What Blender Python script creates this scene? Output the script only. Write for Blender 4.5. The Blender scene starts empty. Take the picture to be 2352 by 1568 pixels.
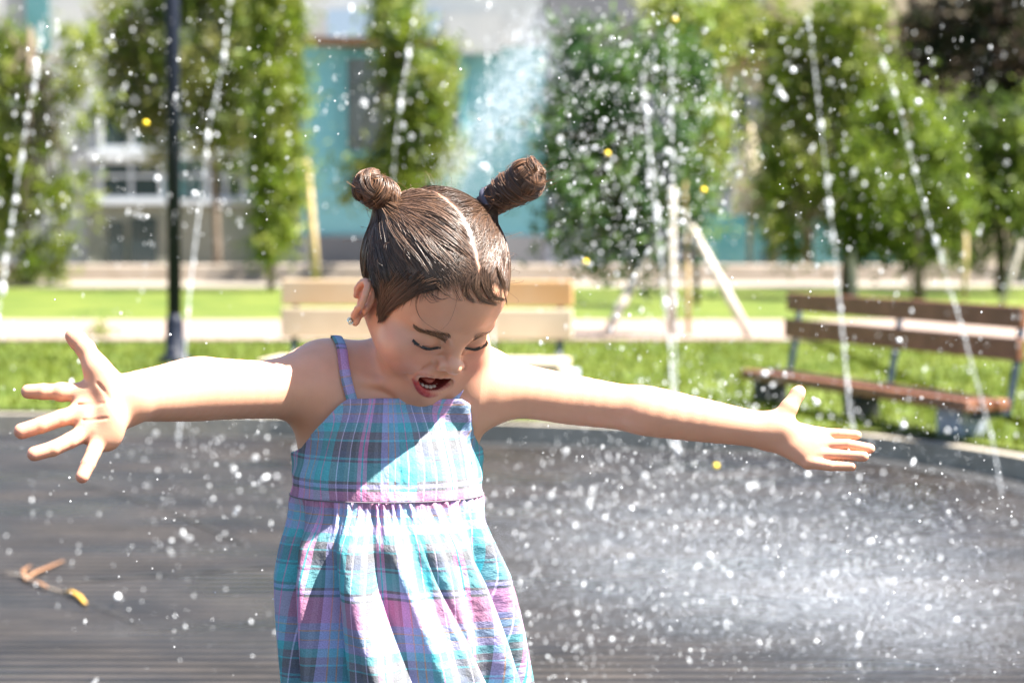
import bpy, math, random
import numpy as np
from mathutils import Vector, Matrix
random.seed(7); rng = np.random.default_rng(7)
SC = bpy.context.scene
COL = SC.collection
rad = math.radians
# ------------------------------------------------------------ camera, sky, sun, exposure
FPX = 5270.0; PITCH = math.atan(264 / FPX); CAMZ = 0.93
cd = bpy.data.cameras.new('camera'); cam = bpy.data.objects.new('camera', cd); COL.objects.link(cam)
cam.location = (0, 0, CAMZ); cam.rotation_euler = (rad(90) - PITCH, 0, 0)
cd.sensor_width = 36; cd.lens = FPX / 2352 * 36; cd.clip_start = .05; cd.clip_end = 600
cd.dof.use_dof = True; cd.dof.focus_distance = 2.50; cd.dof.aperture_fstop = 6.2
SC.camera = cam
SUN = Vector((0.51, -0.12, 0.85)).normalized()
w = bpy.data.worlds.new('World'); SC.world = w; w.use_nodes = True
nt = w.node_tree; bg = nt.nodes['Background']
sky = nt.nodes.new('ShaderNodeTexSky'); sky.sky_type = 'NISHITA'; sky.sun_disc = False
sky.sun_elevation = math.asin(SUN.z); sky.sun_rotation = math.atan2(SUN.x, SUN.y)
nt.links.new(sky.outputs[0], bg.inputs[0]); bg.inputs[1].default_value = 0.05
sl = bpy.data.lights.new('sun', 'SUN'); sun = bpy.data.objects.new('sun', sl); COL.objects.link(sun)
sl.energy = 5.0; sl.angle = rad(.5); sl.color = (1, .95, .87)
sun.rotation_euler = SUN.to_track_quat('Z', 'Y').to_euler(); sun.location = (10, -10, 20)
SC.view_settings.view_transform = 'Standard'; SC.view_settings.look = 'None'
SC.view_settings.exposure = 2.4; SC.view_settings.gamma = 1
SC.render.engine = 'CYCLES'; SC.cycles.use_denoising = True
SC.cycles.max_bounces = 8; SC.cycles.transparent_max_bounces = 12; SC.cycles.sample_clamp_indirect = 4
SC.cycles.caustics_reflective = False; SC.cycles.caustics_refractive = False

CF = np.array([0, math.cos(PITCH), -math.sin(PITCH)]); CU = np.array([0, math.sin(PITCH), math.cos(PITCH)])
CPOS = np.array([0, 0, CAMZ])
def ray(px, py): return np.array([1., 0, 0]) * (px - 1176) + CF * FPX + CU * (784 - py)
def W(px, py, Y):
    r = ray(px, py); return CPOS + r * (Y / r[1])
def G(px, py, z=0.0):
    r = ray(px, py); return CPOS + r * ((z - CAMZ) / r[2])
def proj(p):
    q = np.asarray(p) - CPOS; d = q @ CF
    return np.stack([1176 + q[..., 0] / d * FPX, 784 - (q @ CU) / d * FPX], -1)

# ------------------------------------------------------------ helpers
def tag(o, label=None, cat=None, group=None, kind=None):
    if label: o['label'] = label
    if cat: o['category'] = cat
    if group: o['group'] = group
    if kind: o['kind'] = kind
    return o
def mesh_obj(name, v, f, mat=None, parent=None, smooth=True, col=None, uv=None):
    me = bpy.data.meshes.new(name)
    me.from_pydata(np.asarray(v, float).tolist() if len(v) else [], [], f.tolist() if hasattr(f, 'tolist') else f)
    if smooth: me.polygons.foreach_set('use_smooth', [True] * len(me.polygons))
    if col is not None:
        a = me.color_attributes.new('Col', 'FLOAT_COLOR', 'POINT')
        c = np.ones((len(v), 4)); c[:, :3] = col; a.data.foreach_set('color', c.ravel())
    if uv is not None:
        l = me.uv_layers.new(name='UVMap'); idx = np.zeros(len(me.loops), int); me.loops.foreach_get('vertex_index', idx)
        l.data.foreach_set('uv', np.asarray(uv)[idx].ravel())
    me.update()
    if mat: me.materials.append(mat)
    o = bpy.data.objects.new(name, me); COL.objects.link(o)
    if parent: o.parent = parent; o.matrix_parent_inverse = parent.matrix_world.inverted() if False else Matrix.Translation(parent.location).inverted()
    return o
def empty(name, loc=(0, 0, 0)):
    o = bpy.data.objects.new(name, None); o.location = loc; o.empty_display_size = .1; COL.objects.link(o); return o
class MB:
    def __init__(s): s.v = []; s.f = []
    def add(s, v, f):
        b = len(s.v); s.v += [tuple(map(float, q)) for q in v]; s.f += [tuple(b + i for i in q) for q in f]; return s
    def box(s, c, d, rot=None, bev=0.0):
        hx, hy, hz = [q / 2 for q in d]; e = min(bev, hx * .9, hy * .9, hz * .9)
        if e <= 0:
            v = [Vector((x, y, z)) for x in (-hx, hx) for y in (-hy, hy) for z in (-hz, hz)]
            f = [(0, 1, 3, 2), (4, 6, 7, 5), (0, 4, 5, 1), (2, 3, 7, 6), (0, 2, 6, 4), (1, 5, 7, 3)]
        else:
            import bmesh
            bm = bmesh.new(); bmesh.ops.create_cube(bm, size=1)
            for q in bm.verts: q.co = Vector((q.co.x * d[0], q.co.y * d[1], q.co.z * d[2]))
            bmesh.ops.bevel(bm, geom=bm.edges[:], offset=e, segments=2, affect='EDGES', profile=.5)
            bm.verts.index_update(); v = [q.co.copy() for q in bm.verts]; f = [[q.index for q in p.verts] for p in bm.faces]; bm.free()
        if rot is not None: v = [rot @ q for q in v]
        return s.add([q + Vector(c) for q in v], f)
    def tube(s, pts, rs, n=8, cap=True):
        pts = [Vector(p) for p in pts]; rs = rs if hasattr(rs, '__len__') else [rs] * len(pts)
        v = []; up = None
        for i, p in enumerate(pts):
            t = (pts[min(i + 1, len(pts) - 1)] - pts[max(i - 1, 0)]).normalized()
            if up is None: up = t.orthogonal().normalized()
            a = (up - t * up.dot(t)); a = a.normalized() if a.length > 1e-6 else t.orthogonal().normalized(); up = a; b = t.cross(a)
            for k in range(n):
                g = 2 * math.pi * k / n; v.append(p + (a * math.cos(g) + b * math.sin(g)) * rs[i])
        f = [(i * n + k, i * n + (k + 1) % n, (i + 1) * n + (k + 1) % n, (i + 1) * n + k) for i in range(len(pts) - 1) for k in range(n)]
        if cap: f += [tuple(range(n - 1, -1, -1)), tuple(range((len(pts) - 1) * n, len(pts) * n))]
        return s.add(v, f)
    def lathe(s, c, prof, n=16, sx=1, sy=1):
        v = [(c[0] + r * math.cos(2 * math.pi * k / n) * sx, c[1] + r * math.sin(2 * math.pi * k / n) * sy, c[2] + z) for r, z in prof for k in range(n)]
        f = [(i * n + k, i * n + (k + 1) % n, (i + 1) * n + (k + 1) % n, (i + 1) * n + k) for i in range(len(prof) - 1) for k in range(n)]
        f += [tuple(range(n - 1, -1, -1)), tuple(range((len(prof) - 1) * n, len(prof) * n))]
        return s.add(v, f)
    def ball(s, c, r, n=8, m=5):
        r3 = r if hasattr(r, '__len__') else (r, r, r)
        v = [(c[0], c[1], c[2] + r3[2])]
        for i in range(1, m):
            a = math.pi * i / m
            v += [(c[0] + r3[0] * math.sin(a) * math.cos(2 * math.pi * k / n), c[1] + r3[1] * math.sin(a) * math.sin(2 * math.pi * k / n), c[2] + r3[2] * math.cos(a)) for k in range(n)]
        v.append((c[0], c[1], c[2] - r3[2])); f = [(0, 1 + k, 1 + (k + 1) % n) for k in range(n)]
        f += [(1 + i * n + k, 1 + (i + 1) * n + k, 1 + (i + 1) * n + (k + 1) % n, 1 + i * n + (k + 1) % n) for i in range(m - 2) for k in range(n)]
        L = len(v) - 1; o = 1 + (m - 2) * n; f += [(L, o + (k + 1) % n, o + k) for k in range(n)]
        return s.add(v, f)
    def build(s, name, mat, parent=None, smooth=False): return mesh_obj(name, s.v, s.f, mat, parent, smooth)

def mat(name, col=(.5, .5, .5), rough=.6, spec=.5, metal=0, noise=None, bump=0, bscale=60, **kw):
    m = bpy.data.materials.new(name); m.use_nodes = True; n = m.node_tree; b = n.nodes['Principled BSDF']
    b.inputs['Base Color'].default_value = (*col, 1); b.inputs['Roughness'].default_value = rough
    b.inputs['Specular IOR Level'].default_value = spec; b.inputs['Metallic'].default_value = metal
    tc = n.nodes.new('ShaderNodeTexCoord')
    if noise:
        sc, col2 = noise
        t = n.nodes.new('ShaderNodeTexNoise'); t.inputs['Scale'].default_value = sc; t.inputs['Detail'].default_value = 6
        n.links.new(tc.outputs['Object'], t.inputs['Vector'])
        r = n.nodes.new('ShaderNodeValToRGB'); r.color_ramp.elements[0].color = (*col, 1); r.color_ramp.elements[1].color = (*col2, 1)
        r.color_ramp.elements[0].position = .35; r.color_ramp.elements[1].position = .65
        n.links.new(t.outputs['Fac'], r.inputs[0]); n.links.new(r.outputs[0], b.inputs['Base Color'])
    if bump:
        t = n.nodes.new('ShaderNodeTexNoise'); t.inputs['Scale'].default_value = bscale; n.links.new(tc.outputs['Object'], t.inputs['Vector'])
        bp = n.nodes.new('ShaderNodeBump'); bp.inputs['Strength'].default_value = bump; bp.inputs['Distance'].default_value = .01
        n.links.new(t.outputs['Fac'], bp.inputs['Height']); n.links.new(bp.outputs[0], b.inputs['Normal'])
    return m
def attr_mat(name, rough=.5, spec=.4, transl=0.0, sss=0.0, bump=0, bscale=400, nz=0.0):
    m = mat(name, rough=rough, spec=spec, bump=bump, bscale=bscale); n = m.node_tree; b = n.nodes['Principled BSDF']
    a = n.nodes.new('ShaderNodeVertexColor'); a.layer_name = 'Col'; out = a.outputs[0]
    if nz:
        t = n.nodes.new('ShaderNodeTexNoise'); t.inputs['Scale'].default_value = 45; t.inputs['Detail'].default_value = 5
        tc = n.nodes.new('ShaderNodeTexCoord'); n.links.new(tc.outputs['Object'], t.inputs['Vector'])
        mr = n.nodes.new('ShaderNodeMapRange'); mr.inputs[3].default_value = 1 - nz; mr.inputs[4].default_value = 1 + nz
        n.links.new(t.outputs['Fac'], mr.inputs[0])
        vm = n.nodes.new('ShaderNodeVectorMath'); vm.operation = 'SCALE'; n.links.new(out, vm.inputs[0]); n.links.new(mr.outputs[0], vm.inputs['Scale']); out = vm.outputs[0]
    n.links.new(out, b.inputs['Base Color'])
    if sss:
        b.inputs['Subsurface Weight'].default_value = sss; b.inputs['Subsurface Radius'].default_value = (1, .35, .2); b.inputs['Subsurface Scale'].default_value = .006
    if transl:
        o = n.nodes['Material Output']; tr = n.nodes.new('ShaderNodeBsdfTranslucent'); mx = n.nodes.new('ShaderNodeMixShader'); mx.inputs[0].default_value = transl
        n.links.new(out, tr.inputs[0]); n.links.new(b.outputs[0], mx.inputs[1]); n.links.new(tr.outputs[0], mx.inputs[2]); n.links.new(mx.outputs[0], o.inputs[0])
    return m

# ------------------------------------------------------------ SETTING
LZ = 0.10   # lawn height
def floor_material():
    m = mat('wet_paving', (.045, .045, .047), .42, .3); n = m.node_tree; b = n.nodes['Principled BSDF']; N = n.nodes.new; L = n.links.new
    tc = N('ShaderNodeTexCoord')
    mp = N('ShaderNodeMapping'); mp.inputs['Scale'].default_value = (.9, 1.5, 1); L(tc.outputs['Object'], mp.inputs[0])
    t = N('ShaderNodeTexNoise'); t.inputs['Scale'].default_value = 2.2; t.inputs['Detail'].default_value = 9; t.inputs['Roughness'].default_value = .65; L(mp.outputs[0], t.inputs[0])
    r = N('ShaderNodeValToRGB'); e = r.color_ramp.elements; e[0].position = .32; e[0].color = (.0065, .0054, .0047, 1); e[1].position = .70; e[1].color = (.030, .0245, .0205, 1)
    L(t.outputs[0], r.inputs[0])
    wv = N('ShaderNodeTexWave'); wv.bands_direction = 'Y'; wv.inputs['Scale'].default_value = 4.3; wv.inputs['Distortion'].default_value = .25; wv.inputs['Detail'].default_value = 2; wv.inputs['Detail Scale'].default_value = .6
    L(tc.outputs['Object'], wv.inputs[0])
    mr = N('ShaderNodeMapRange'); mr.inputs[3].default_value = .05; mr.inputs[4].default_value = 2.3; L(wv.outputs[1], mr.inputs[0])
    vm = N('ShaderNodeVectorMath'); vm.operation = 'SCALE'; L(r.outputs[0], vm.inputs[0]); L(mr.outputs[0], vm.inputs['Scale']); L(vm.outputs[0], b.inputs['Base Color'])
    t2 = N('ShaderNodeTexNoise'); t2.inputs['Scale'].default_value = 1.3; L(mp.outputs[0], t2.inputs[0])
    r2 = N('ShaderNodeMapRange'); r2.inputs[1].default_value = .35; r2.inputs[2].default_value = .65; r2.inputs[3].default_value = .16; r2.inputs[4].default_value = .6; L(t2.outputs[0], r2.inputs[0]); L(r2.outputs[0], b.inputs['Roughness'])
    bp = N('ShaderNodeBump'); bp.inputs['Strength'].default_value = .5; bp.inputs['Distance'].default_value = .006; L(wv.outputs[1], bp.inputs['Height']); L(bp.outputs[0], b.inputs['Normal'])
    return m
RIM = [(-5200, 946), (-3400, 950), (-1800, 953), (-900, 955), (-300, 958), (0, 962), (640, 970), (1130, 984), (1500, 998), (1950, 1008), (2150, 1032), (2352, 1064), (2700, 1150), (3100, 1300), (3700, 1600)]
rim = [G(px, py, .06) for px, py in RIM]
# dense rim line
rl = []
for a, b in zip(rim[:-1], rim[1:]):
    for k in range(8): rl.append(a + (b - a) * k / 8)
rl.append(rim[-1]); rl = np.array(rl)
for _ in range(6): rl[1:-1] = (rl[:-2] + 2 * rl[1:-1] + rl[2:]) / 4
g = MB(); g.add([(-300, -60, -.012), (300, -60, -.012), (300, 400, -.012), (-300, 400, -.012)], [(0, 1, 2, 3)])
tag(g.build('ground', mat('earth', (.09, .08, .06), .9, noise=(.5, (.13, .12, .09)))), kind='structure')
g = MB(); n = len(rl); v = [(p[0], -3.5, 0) for p in rl] + [(p[0], p[1], 0) for p in rl]
m_ = n; g.add(v, [(i, i + 1, m_ + i + 1, m_ + i) for i in range(m_ - 1)])
tag(g.build('fountain_floor', floor_material()), kind='structure')
# sawn joints of the paving: thin dark curved seams
m_joint = mat('joint_dark', (.022, .021, .020), .7)
def seam(pts, wd=.012, z=.004):
    q = [G(a, b, 0) for a, b in pts]; q = np.array(q); t = np.linspace(0, 1, 40); s = np.linspace(0, 1, len(q))
    c = np.stack([np.interp(t, s, q[:, k]) for k in range(3)], 1)
    for _ in range(4): c[1:-1] = (c[:-2] + 2 * c[1:-1] + c[2:]) / 4
    d = np.gradient(c, axis=0); nn = np.stack([-d[:, 1], d[:, 0]], 1); nn /= np.linalg.norm(nn, axis=1)[:, None] + 1e-9
    ww = wd * (c[:, 1:2] / 6)
    vv = [(x[0] + e[0], x[1] + e[1], z) for x, e in zip(c, nn * ww)] + [(x[0] - e[0], x[1] - e[1], z) for x, e in zip(c, nn * ww)]
    k = len(c); return vv, [(i, i + 1, k + i + 1, k + i) for i in range(k - 1)]
g = MB()
for pts, wd in (([(-80, 1285), (60, 1325), (200, 1385), (330, 1440)], .0022), ([(-100, 1070), (60, 1085), (200, 1112), (380, 1170), (560, 1250)], .005),
                ([(150, 1338), (400, 1318), (640, 1300), (900, 1290), (1400, 1300)], .010), ([(1300, 1395), (1700, 1420), (2352, 1480)], .008), ([(0, 1220), (300, 1212), (700, 1190)], .006)):
    vv, ff = seam(pts, wd); g.add(vv, ff)
tag(g.build('floor_joints', m_joint), kind='structure')
# kerb around the floor: real step, with a dark drainage slot on the floor side
def strip(line, off0, off1, z0, z1):
    d = np.gradient(line, axis=0); nn = np.stack([-d[:, 1], d[:, 0]], 1); nn /= np.linalg.norm(nn, axis=1)[:, None]
    a = line[:, :2] + nn * off0; b = line[:, :2] + nn * off1; k = len(line)
    v = [(*p, z0) for p in a] + [(*p, z1) for p in a] + [(*p, z1) for p in b] + [(*p, z0) for p in b]
    f = []
    for i in range(k - 1):
        for j in range(3): f.append((j * k + i, j * k + i + 1, (j + 1) * k + i + 1, (j + 1) * k + i))
    return v, f
g = MB(); v, f = strip(rl, -.01, .07, -.005, LZ - .015); g.add(v, f)
tag(g.build('kerb', mat('kerb_stone', (.26, .23, .18), .8, noise=(6, (.36, .32, .26)), bump=.3)), kind='structure')
g = MB(); v, f = strip(rl, -.20, -.03, .001, .004); g.add(v, f)
tag(g.build('drain_channel', mat('drain_dark', (.02, .02, .02), .6)), kind='structure')
# lawns, path, far pavement, street
def grass_mat():
    m = mat('lawn_green', (.14, .23, .018), .8, .2); n = m.node_tree; b = n.nodes['Principled BSDF']; N = n.nodes.new; L = n.links.new
    tc = N('ShaderNodeTexCoord'); t = N('ShaderNodeTexNoise'); t.inputs['Scale'].default_value = 1.6; t.inputs['Detail'].default_value = 8; L(tc.outputs['Object'], t.inputs[0])
    r = N('ShaderNodeValToRGB'); e = r.color_ramp.elements; e[0].position = .3; e[0].color = (.045, .078, .010, 1); e[1].position = .72; e[1].color = (.120, .142, .024, 1)
    L(t.outputs[0], r.inputs[0]); L(r.outputs[0], b.inputs['Base Color']); return m
MG = grass_mat()
n = len(rl); d = np.gradient(rl, axis=0); nn = np.stack([-d[:, 1], d[:, 0]], 1); nn /= np.linalg.norm(nn, axis=1)[:, None]
ed = rl[:, :2] + nn * .065
YP0, YP1, YL1 = 16.5, 20.0, 31.0
g = MB(); v = [(-40, ed[0][1], LZ)] + [(*p, LZ) for p in ed] + [(40, ed[-1][1], LZ)]; k = len(v)
v += [(q[0] * (1 + .9 * (i / 1.0) * 0), YP0, LZ) for i, q in enumerate(v)]
g.add(v, [(i, i + 1, k + i + 1, k + i) for i in range(k - 1)]); tag(g.build('near_lawn', MG), kind='structure')
g = MB(); g.add([(-40, YP1, LZ), (40, YP1, LZ), (40, YL1, LZ), (-40, YL1, LZ)], [(0, 1, 2, 3)]); tag(g.build('far_lawn', MG), kind='structure')
g = MB(); g.box((0, (YP0 + YP1) / 2, LZ - .04), (90, YP1 - YP0, .12)); 
tag(g.build('path', mat('path_concrete', (.21, .155, .125), .85, noise=(1.5, (.27, .205, .17)), bump=.2)), kind='structure')
g = MB(); g.box((0, 38, LZ - .03), (120, 14, .1)); tag(g.build('far_pavement', mat('pale_paving', (.26, .22, .18), .85, noise=(.8, (.20, .18, .15)))), kind='structure')
# grass blades
N_ = 42000
bx = np.concatenate([rng.uniform(-5, 6, N_)]); by = 8.4 + (YP0 - 8.45) * rng.random(N_) ** 1.4
ex = np.interp(bx, ed[:, 0], ed[:, 1]); k = by > ex + .03; bx, by = bx[k], by[k]; nb = len(bx)
h = rng.uniform(.02, .055, nb); an = rng.uniform(0, 6.28, nb); ww = rng.uniform(.004, .009, nb); lx, ly = rng.normal(0, .015, (2, nb))
v = np.stack([np.stack([bx - ww * np.cos(an), by - ww * np.sin(an), np.full(nb, LZ)], 1), np.stack([bx + ww * np.cos(an), by + ww * np.sin(an), np.full(nb, LZ)], 1), np.stack([bx + lx, by + ly, LZ + h], 1)], 1).reshape(-1, 3)
f = np.arange(nb * 3).reshape(-1, 3); c = np.array([.075, .118, .015]) * rng.uniform(.5, 1.5, (nb, 1)) + rng.uniform(0, .06, (nb, 1)) * np.array([1, .6, .0])
LEAF = attr_mat('leaf', .5, .3, .45)
GRASS = attr_mat('grass_blade', .7, .1, .45)
tag(mesh_obj('grass', v, f, GRASS, None, False, np.repeat(c, 3, 0)), 'short bright green grass growing on the near lawn', 'grass', kind='stuff')

# ------------------------------------------------------------ BUILDINGS (facades about 46 m away)
YB = 46.0
M_white = mat('white_render', (.40, .40, .40), .8, noise=(.7, (.30, .32, .33)))
M_cream = mat('cream_render', (.44, .38, .27), .85, noise=(.7, (.34, .29, .20)))
M_teal = mat('teal_panel', (.14, .37, .41), .55, noise=(.4, (.20, .43, .46)))
M_dglass = mat('dark_glass', (.02, .035, .04), .12, .8)
M_tglass = mat('teal_glass', (.05, .16, .17), .15, .8, noise=(.5, (.10, .24, .25)))
M_grey = mat('grey_plinth', (.11, .115, .13), .8, noise=(.7, (.16, .16, .17)))
M_brown = mat('brown_trim', (.20, .11, .06), .7)
M_lav = mat('pale_lavender_render', (.25, .26, .31), .8)
M_frame = mat('white_frame', (.42, .44, .46), .6)
M_blue = mat('pale_blue_panel', (.24, .32, .42), .6)
def facade_box(px0, py0, px1, py1, y, depth): # box whose front face spans that part of the facade
    a = W(px0, py1, y); b = W(px1, py0, y); return ((a[0] + b[0]) / 2, y + depth / 2, (a[2] + b[2]) / 2), (b[0] - a[0], depth, b[2] - a[2])
def building(name, label, loc_px, parts):
    r = empty(name, (W(loc_px, 600, YB)[0], YB, 0)); tag(r, label, 'building')
    for nm, M, rects, fr in parts:
        for q in rects:
            px0, py0, px1, py1, y, dp = q; c, dd = facade_box(px0, py0, px1, py1, y, dp)
            if nm != 'window': MB().box(c, dd).build(nm, M, r)
            else:
                o = MB().box(c, dd).build(nm, M, r); fm = MB(); t = .09; x0, x1 = c[0] - dd[0] / 2, c[0] + dd[0] / 2; z0, z1 = c[2] - dd[2] / 2, c[2] + dd[2] / 2; yf = c[1] - dd[1] / 2 - .03
                for cc, ddd in (((c[0], yf, z0), (dd[0] + t, .08, t)), ((c[0], yf, z1), (dd[0] + t, .08, t)), ((x0, yf, c[2]), (t, .08, dd[2] - t)), ((x1, yf, c[2]), (t, .08, dd[2] - t)), ((c[0], yf, c[2]), (t * .7, .07, dd[2] - t))): fm.box(cc, ddd)
                p = fm.build('frame', fr or M_frame, None); p.parent = o
    return r
# parent of frame has identity local transform relative to window part, whose origin sits at parent offset
building('glass_fronted_building', 'white and grey building with banded dark windows on the far left', 300, [
    ('wall', M_white, [(-2600, -520, 690, 632, YB, 6)], None),
    ('window', M_dglass, [(232, 230, 372, 340, YB - .12, .1), (232, 372, 372, 456, YB - .12, .1), (424, 250, 470, 340, YB - .12, .1), (478, 372, 560, 456, YB - .12, .1), (478, 230, 560, 340, YB - .12, .1), (-60, 250, 70, 456, YB - .12, .1), (-500, 250, -250, 456, YB - .12, .1), (-1000, 250, -700, 456, YB - .12, .1), (-500, -60, -250, 130, YB - .12, .1), (-1000, -60, -700, 130, YB - .12, .1)], None),
    ('glass_panel', M_tglass, [(376, 230, 420, 456, YB - .10, .08), (560, 372, 590, 456, YB - .1, .08), (60, -100, 110, 120, YB - .1, .08)], None),
    ('window_band', mat('dark_teal_band', (.035, .07, .075), .3, noise=(.6, (.06, .11, .11))), [(226, 222, 592, 462, YB - .05, .04)], None),
    ('ledge', M_frame, [(200, 344, 600, 366, YB - .3, .28), (200, 400, 600, 408, YB - .2, .18), (200, 458, 600, 470, YB - .3, .28)], None),
    ('plinth', mat('beige_plinth', (.24, .23, .18), .8, noise=(.9, (.14, .16, .12))), [(200, 472, 600, 634, YB - .15, .14)], None),
    ('door', M_dglass, [(300, 500, 360, 632, YB - .2, .04), (250, 510, 285, 632, YB - .2, .04)], None),
])
building('teal_building', 'turquoise clad building with one wide dark window behind the child', 960, [
    ('wall', M_teal, [(694, 108, 1252, 541, YB - .4, 5)], None),
    ('window', mat('grey_glass', (.07, .085, .09), .2, .7, noise=(.5, (.13, .15, .15))), [(792, 128, 1062, 352, YB - .5, .08)], mat('teal_frame', (.10, .30, .32), .6)),
    ('upper_wall', M_white, [(694, -520, 1252, 106, YB - .6, 5)], None),
    ('balcony_panel', M_blue, [(752, 22, 1010, 84, YB - 1.0, .2)], None),
    ('balcony_wall', M_white, [(1025, 30, 1150, 122, YB - 1.2, .3)], None),
    ('soffit', M_brown, [(700, 84, 1010, 104, YB - .9, .3)], None),
    ('plinth', M_grey, [(694, 543, 1252, 634, YB - .55, 3)], None),
])
building('lavender_building', 'pale lavender house with a tall window and brown cornice', 1600, [
    ('wall', M_lav, [(1256, -520, 1764, 632, YB - .2, 5)], None),
    ('window', M_dglass, [(1650, 200, 1724, 372, YB - .3, .08), (1330, 160, 1450, 330, YB - .3, .08)], None),
    ('cornice', M_brown, [(1560, 112, 1764, 156, YB - .7, .45)], None),
    ('trim', M_cream, [(1560, 158, 1764, 208, YB - .5, .28)], None),
    ('glass_panel', M_tglass, [(1600, 484, 1764, 605, YB - .3, .08), (1300, 200, 1320, 480, YB - .3, .08)], None),
    ('balcony', M_grey, [(1260, -20, 1560, 60, YB - 1, .7)], None),
])
building('cream_building', 'cream sunlit building half hidden behind the trees on the right', 2100, [
    ('wall', M_cream, [(1768, -520, 4800, 632, YB - .3, 5)], None),
    ('window', M_dglass, [(1880, 150, 1970, 300, YB - .4, .08), (2240, 60, 2330, 250, YB - .4, .08), (2030, 330, 2110, 480, YB - .4, .08)], None),
    ('glass_panel', M_tglass, [(1790, 500, 2060, 610, YB - .4, .08)], None),
    ('dark_cornice', M_brown, [(1990, 54, 2180, 72, YB - .7, .3)], None),
])
# low wall / kerb at the foot of the facades
g = MB(); c, dd = facade_box(-700, 641, 2900, 660, 34, .5); g.box((c[0], 34.2, .2), (46, .4, .32), bev=.02)
tag(g.build('low_wall', mat('pinkish_stone', (.30, .25, .20), .85, noise=(2, (.38, .32, .27)))), 'long low pinkish stone wall at the far side of the lawn', 'wall')

# ------------------------------------------------------------ VEGETATION
BARK = mat('bark', (.10, .075, .05), .9, noise=(8, (.17, .13, .10)), bump=.6)
BARK2 = mat('pale_bark', (.28, .23, .18), .9, noise=(10, (.18, .14, .11)), bump=.4)
def foliage(name, blobs, n, size, cols, parent, elong=1.6, droop=0.0, mat_=None):
    # blobs: (centre, radii); leaves cluster in twigs spread through every blob
    vs = []; cs = []
    tot = sum(b[1][0] * b[1][1] * b[1][2] for b in blobs)
    for c, r in blobs:
        m = max(40, int(.66 * n * (r[0] * r[1] * r[2]) / tot)); tw = max(5, m // 34)
        u = rng.normal(size=(tw, 3)); u /= np.linalg.norm(u, axis=1)[:, None]; q = u * (rng.random((tw, 1)) ** .45)
        k = rng.integers(0, tw, m); p = q[k] * np.array(r) + np.array(c) + rng.normal(size=(m, 3)) * size * rng.choice([1.2, 2.6, 5.0], (m, 1), p=[.4, .4, .2])
        a = rng.normal(size=(m, 3)); a[:, 2] -= droop; a /= np.linalg.norm(a, axis=1)[:, None]
        b = np.cross(a, rng.normal(size=(m, 3))); b /= np.linalg.norm(b, axis=1)[:, None]
        s = size * rng.uniform(.6, 1.3, (m, 1)); a *= s * elong; b *= s * .5
        vs.append(np.stack([p - a, p + b, p + a, p - b], 1).reshape(-1, 3))
        base = np.array(cols)[rng.integers(0, len(cols), tw)][k] * rng.uniform(.75, 1.25, (m, 1)); cs.append(np.repeat(base, 4, 0))
    v = np.concatenate(vs); c = np.concatenate(cs)
    return mesh_obj(name, v, np.arange(len(v)).reshape(-1, 4), mat_ or LEAF, parent, False, c)
def tree(name, label, base, trunk, blobs, n, size, cols, group=None, r0=.08, bark=None, **kw):
    r = empty(name, tuple(base)); tag(r, label, 'tree', group)
    g = MB(); pts = [Vector(base)] + [Vector(p) for p in trunk]; g.tube(pts, [r0 * (1 - .75 * i / (len(pts) - 1)) for i in range(len(pts))], 8)
    top = pts[-1]; mid = pts[len(pts) // 2]
    for c, rr in blobs:
        for _ in range(3):
            e = Vector(c) + Vector(rng.normal(size=3)) * min(rr) * .5; s0 = mid.lerp(top, random.random())
            g.tube([s0, s0.lerp(e, .5) + Vector((0, 0, .08 * (e - s0).length)), e], [r0 * .4, r0 * .25, r0 * .08], 5)
    g.build('trunk', bark or BARK, r, True); foliage('crown', blobs, n, size, cols, r, **kw); return r
GL = [(.12, .18, .015), (.18, .235, .025), (.25, .28, .06)]      # yellow-green
GD = [(.04, .09, .025), (.07, .14, .03), (.12, .20, .05)]       # dark green
GO = [(.15, .17, .04), (.10, .13, .04), (.24, .24, .08)]       # olive
def PB(lst, Y, dy=.6):
    s = FPX / Y; return [(tuple(W(x, y, Y + (rng.random() - .5) * dy)), (rx / s, max(rx, ry) / s * .8 if ry > 0 else .1, ry / s)) for x, y, rx, ry in lst]
def basept(px, Y, z=LZ): p = W(px, 600, Y); return np.array([p[0], Y, z])
Y = 31.5
tree('feathery_tree', 'feathery bright green tree with drooping branches at the left edge', basept(60, Y), [W(60, 560, Y), W(55, 300, Y), W(70, 60, Y)],
     PB([(20, 180, 90, 120), (90, 260, 70, 90), (160, 190, 60, 50), (40, 400, 60, 130), (110, 470, 60, 60), (70, 590, 75, 75), (150, 560, 40, 40), (-60, 350, 90, 280), (130, 330, 40, 40), (30, 640, 70, 30), (10, 110, 80, 60), (180, 110, 60, 70), (150, 440, 70, 60), (110, 620, 60, 50), (210, 250, 40, 60)], Y), 30000, .034, GL + [(.13, .17, .05)], elong=2.4, droop=.8)
Y = 35
tree('olive_tree', 'broad olive green tree standing before the banded windows', basept(500, Y), [W(498, 560, Y), W(490, 330, Y), W(420, 150, Y)],
     PB([(300, 120, 95, 120), (430, 140, 110, 130), (520, 230, 60, 110), (350, 260, 90, 60), (260, 30, 60, 60), (450, -40, 160, 110), (540, 330, 45, 60), (250, 220, 35, 60), (480, 300, 80, 60), (360, 330, 60, 35), (560, 120, 50, 120)], Y), 26000, .045, GO + GL[:1], elong=1.8)
Y = 29.5
tree('columnar_tree', 'narrow columnar yellow-green tree to the right of the lamp post', basept(622, Y), [W(622, 600, Y), W(632, 300, Y), W(640, -20, Y)],
     PB([(640, -60, 66, 120), (638, 80, 60, 110), (642, 200, 58, 100), (630, 330, 54, 100), (630, 440, 54, 100), (626, 540, 44, 75), (650, 380, 40, 100)], Y, .2), 30000, .034, GL, r0=.05, elong=2.2)
Y = 33
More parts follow.
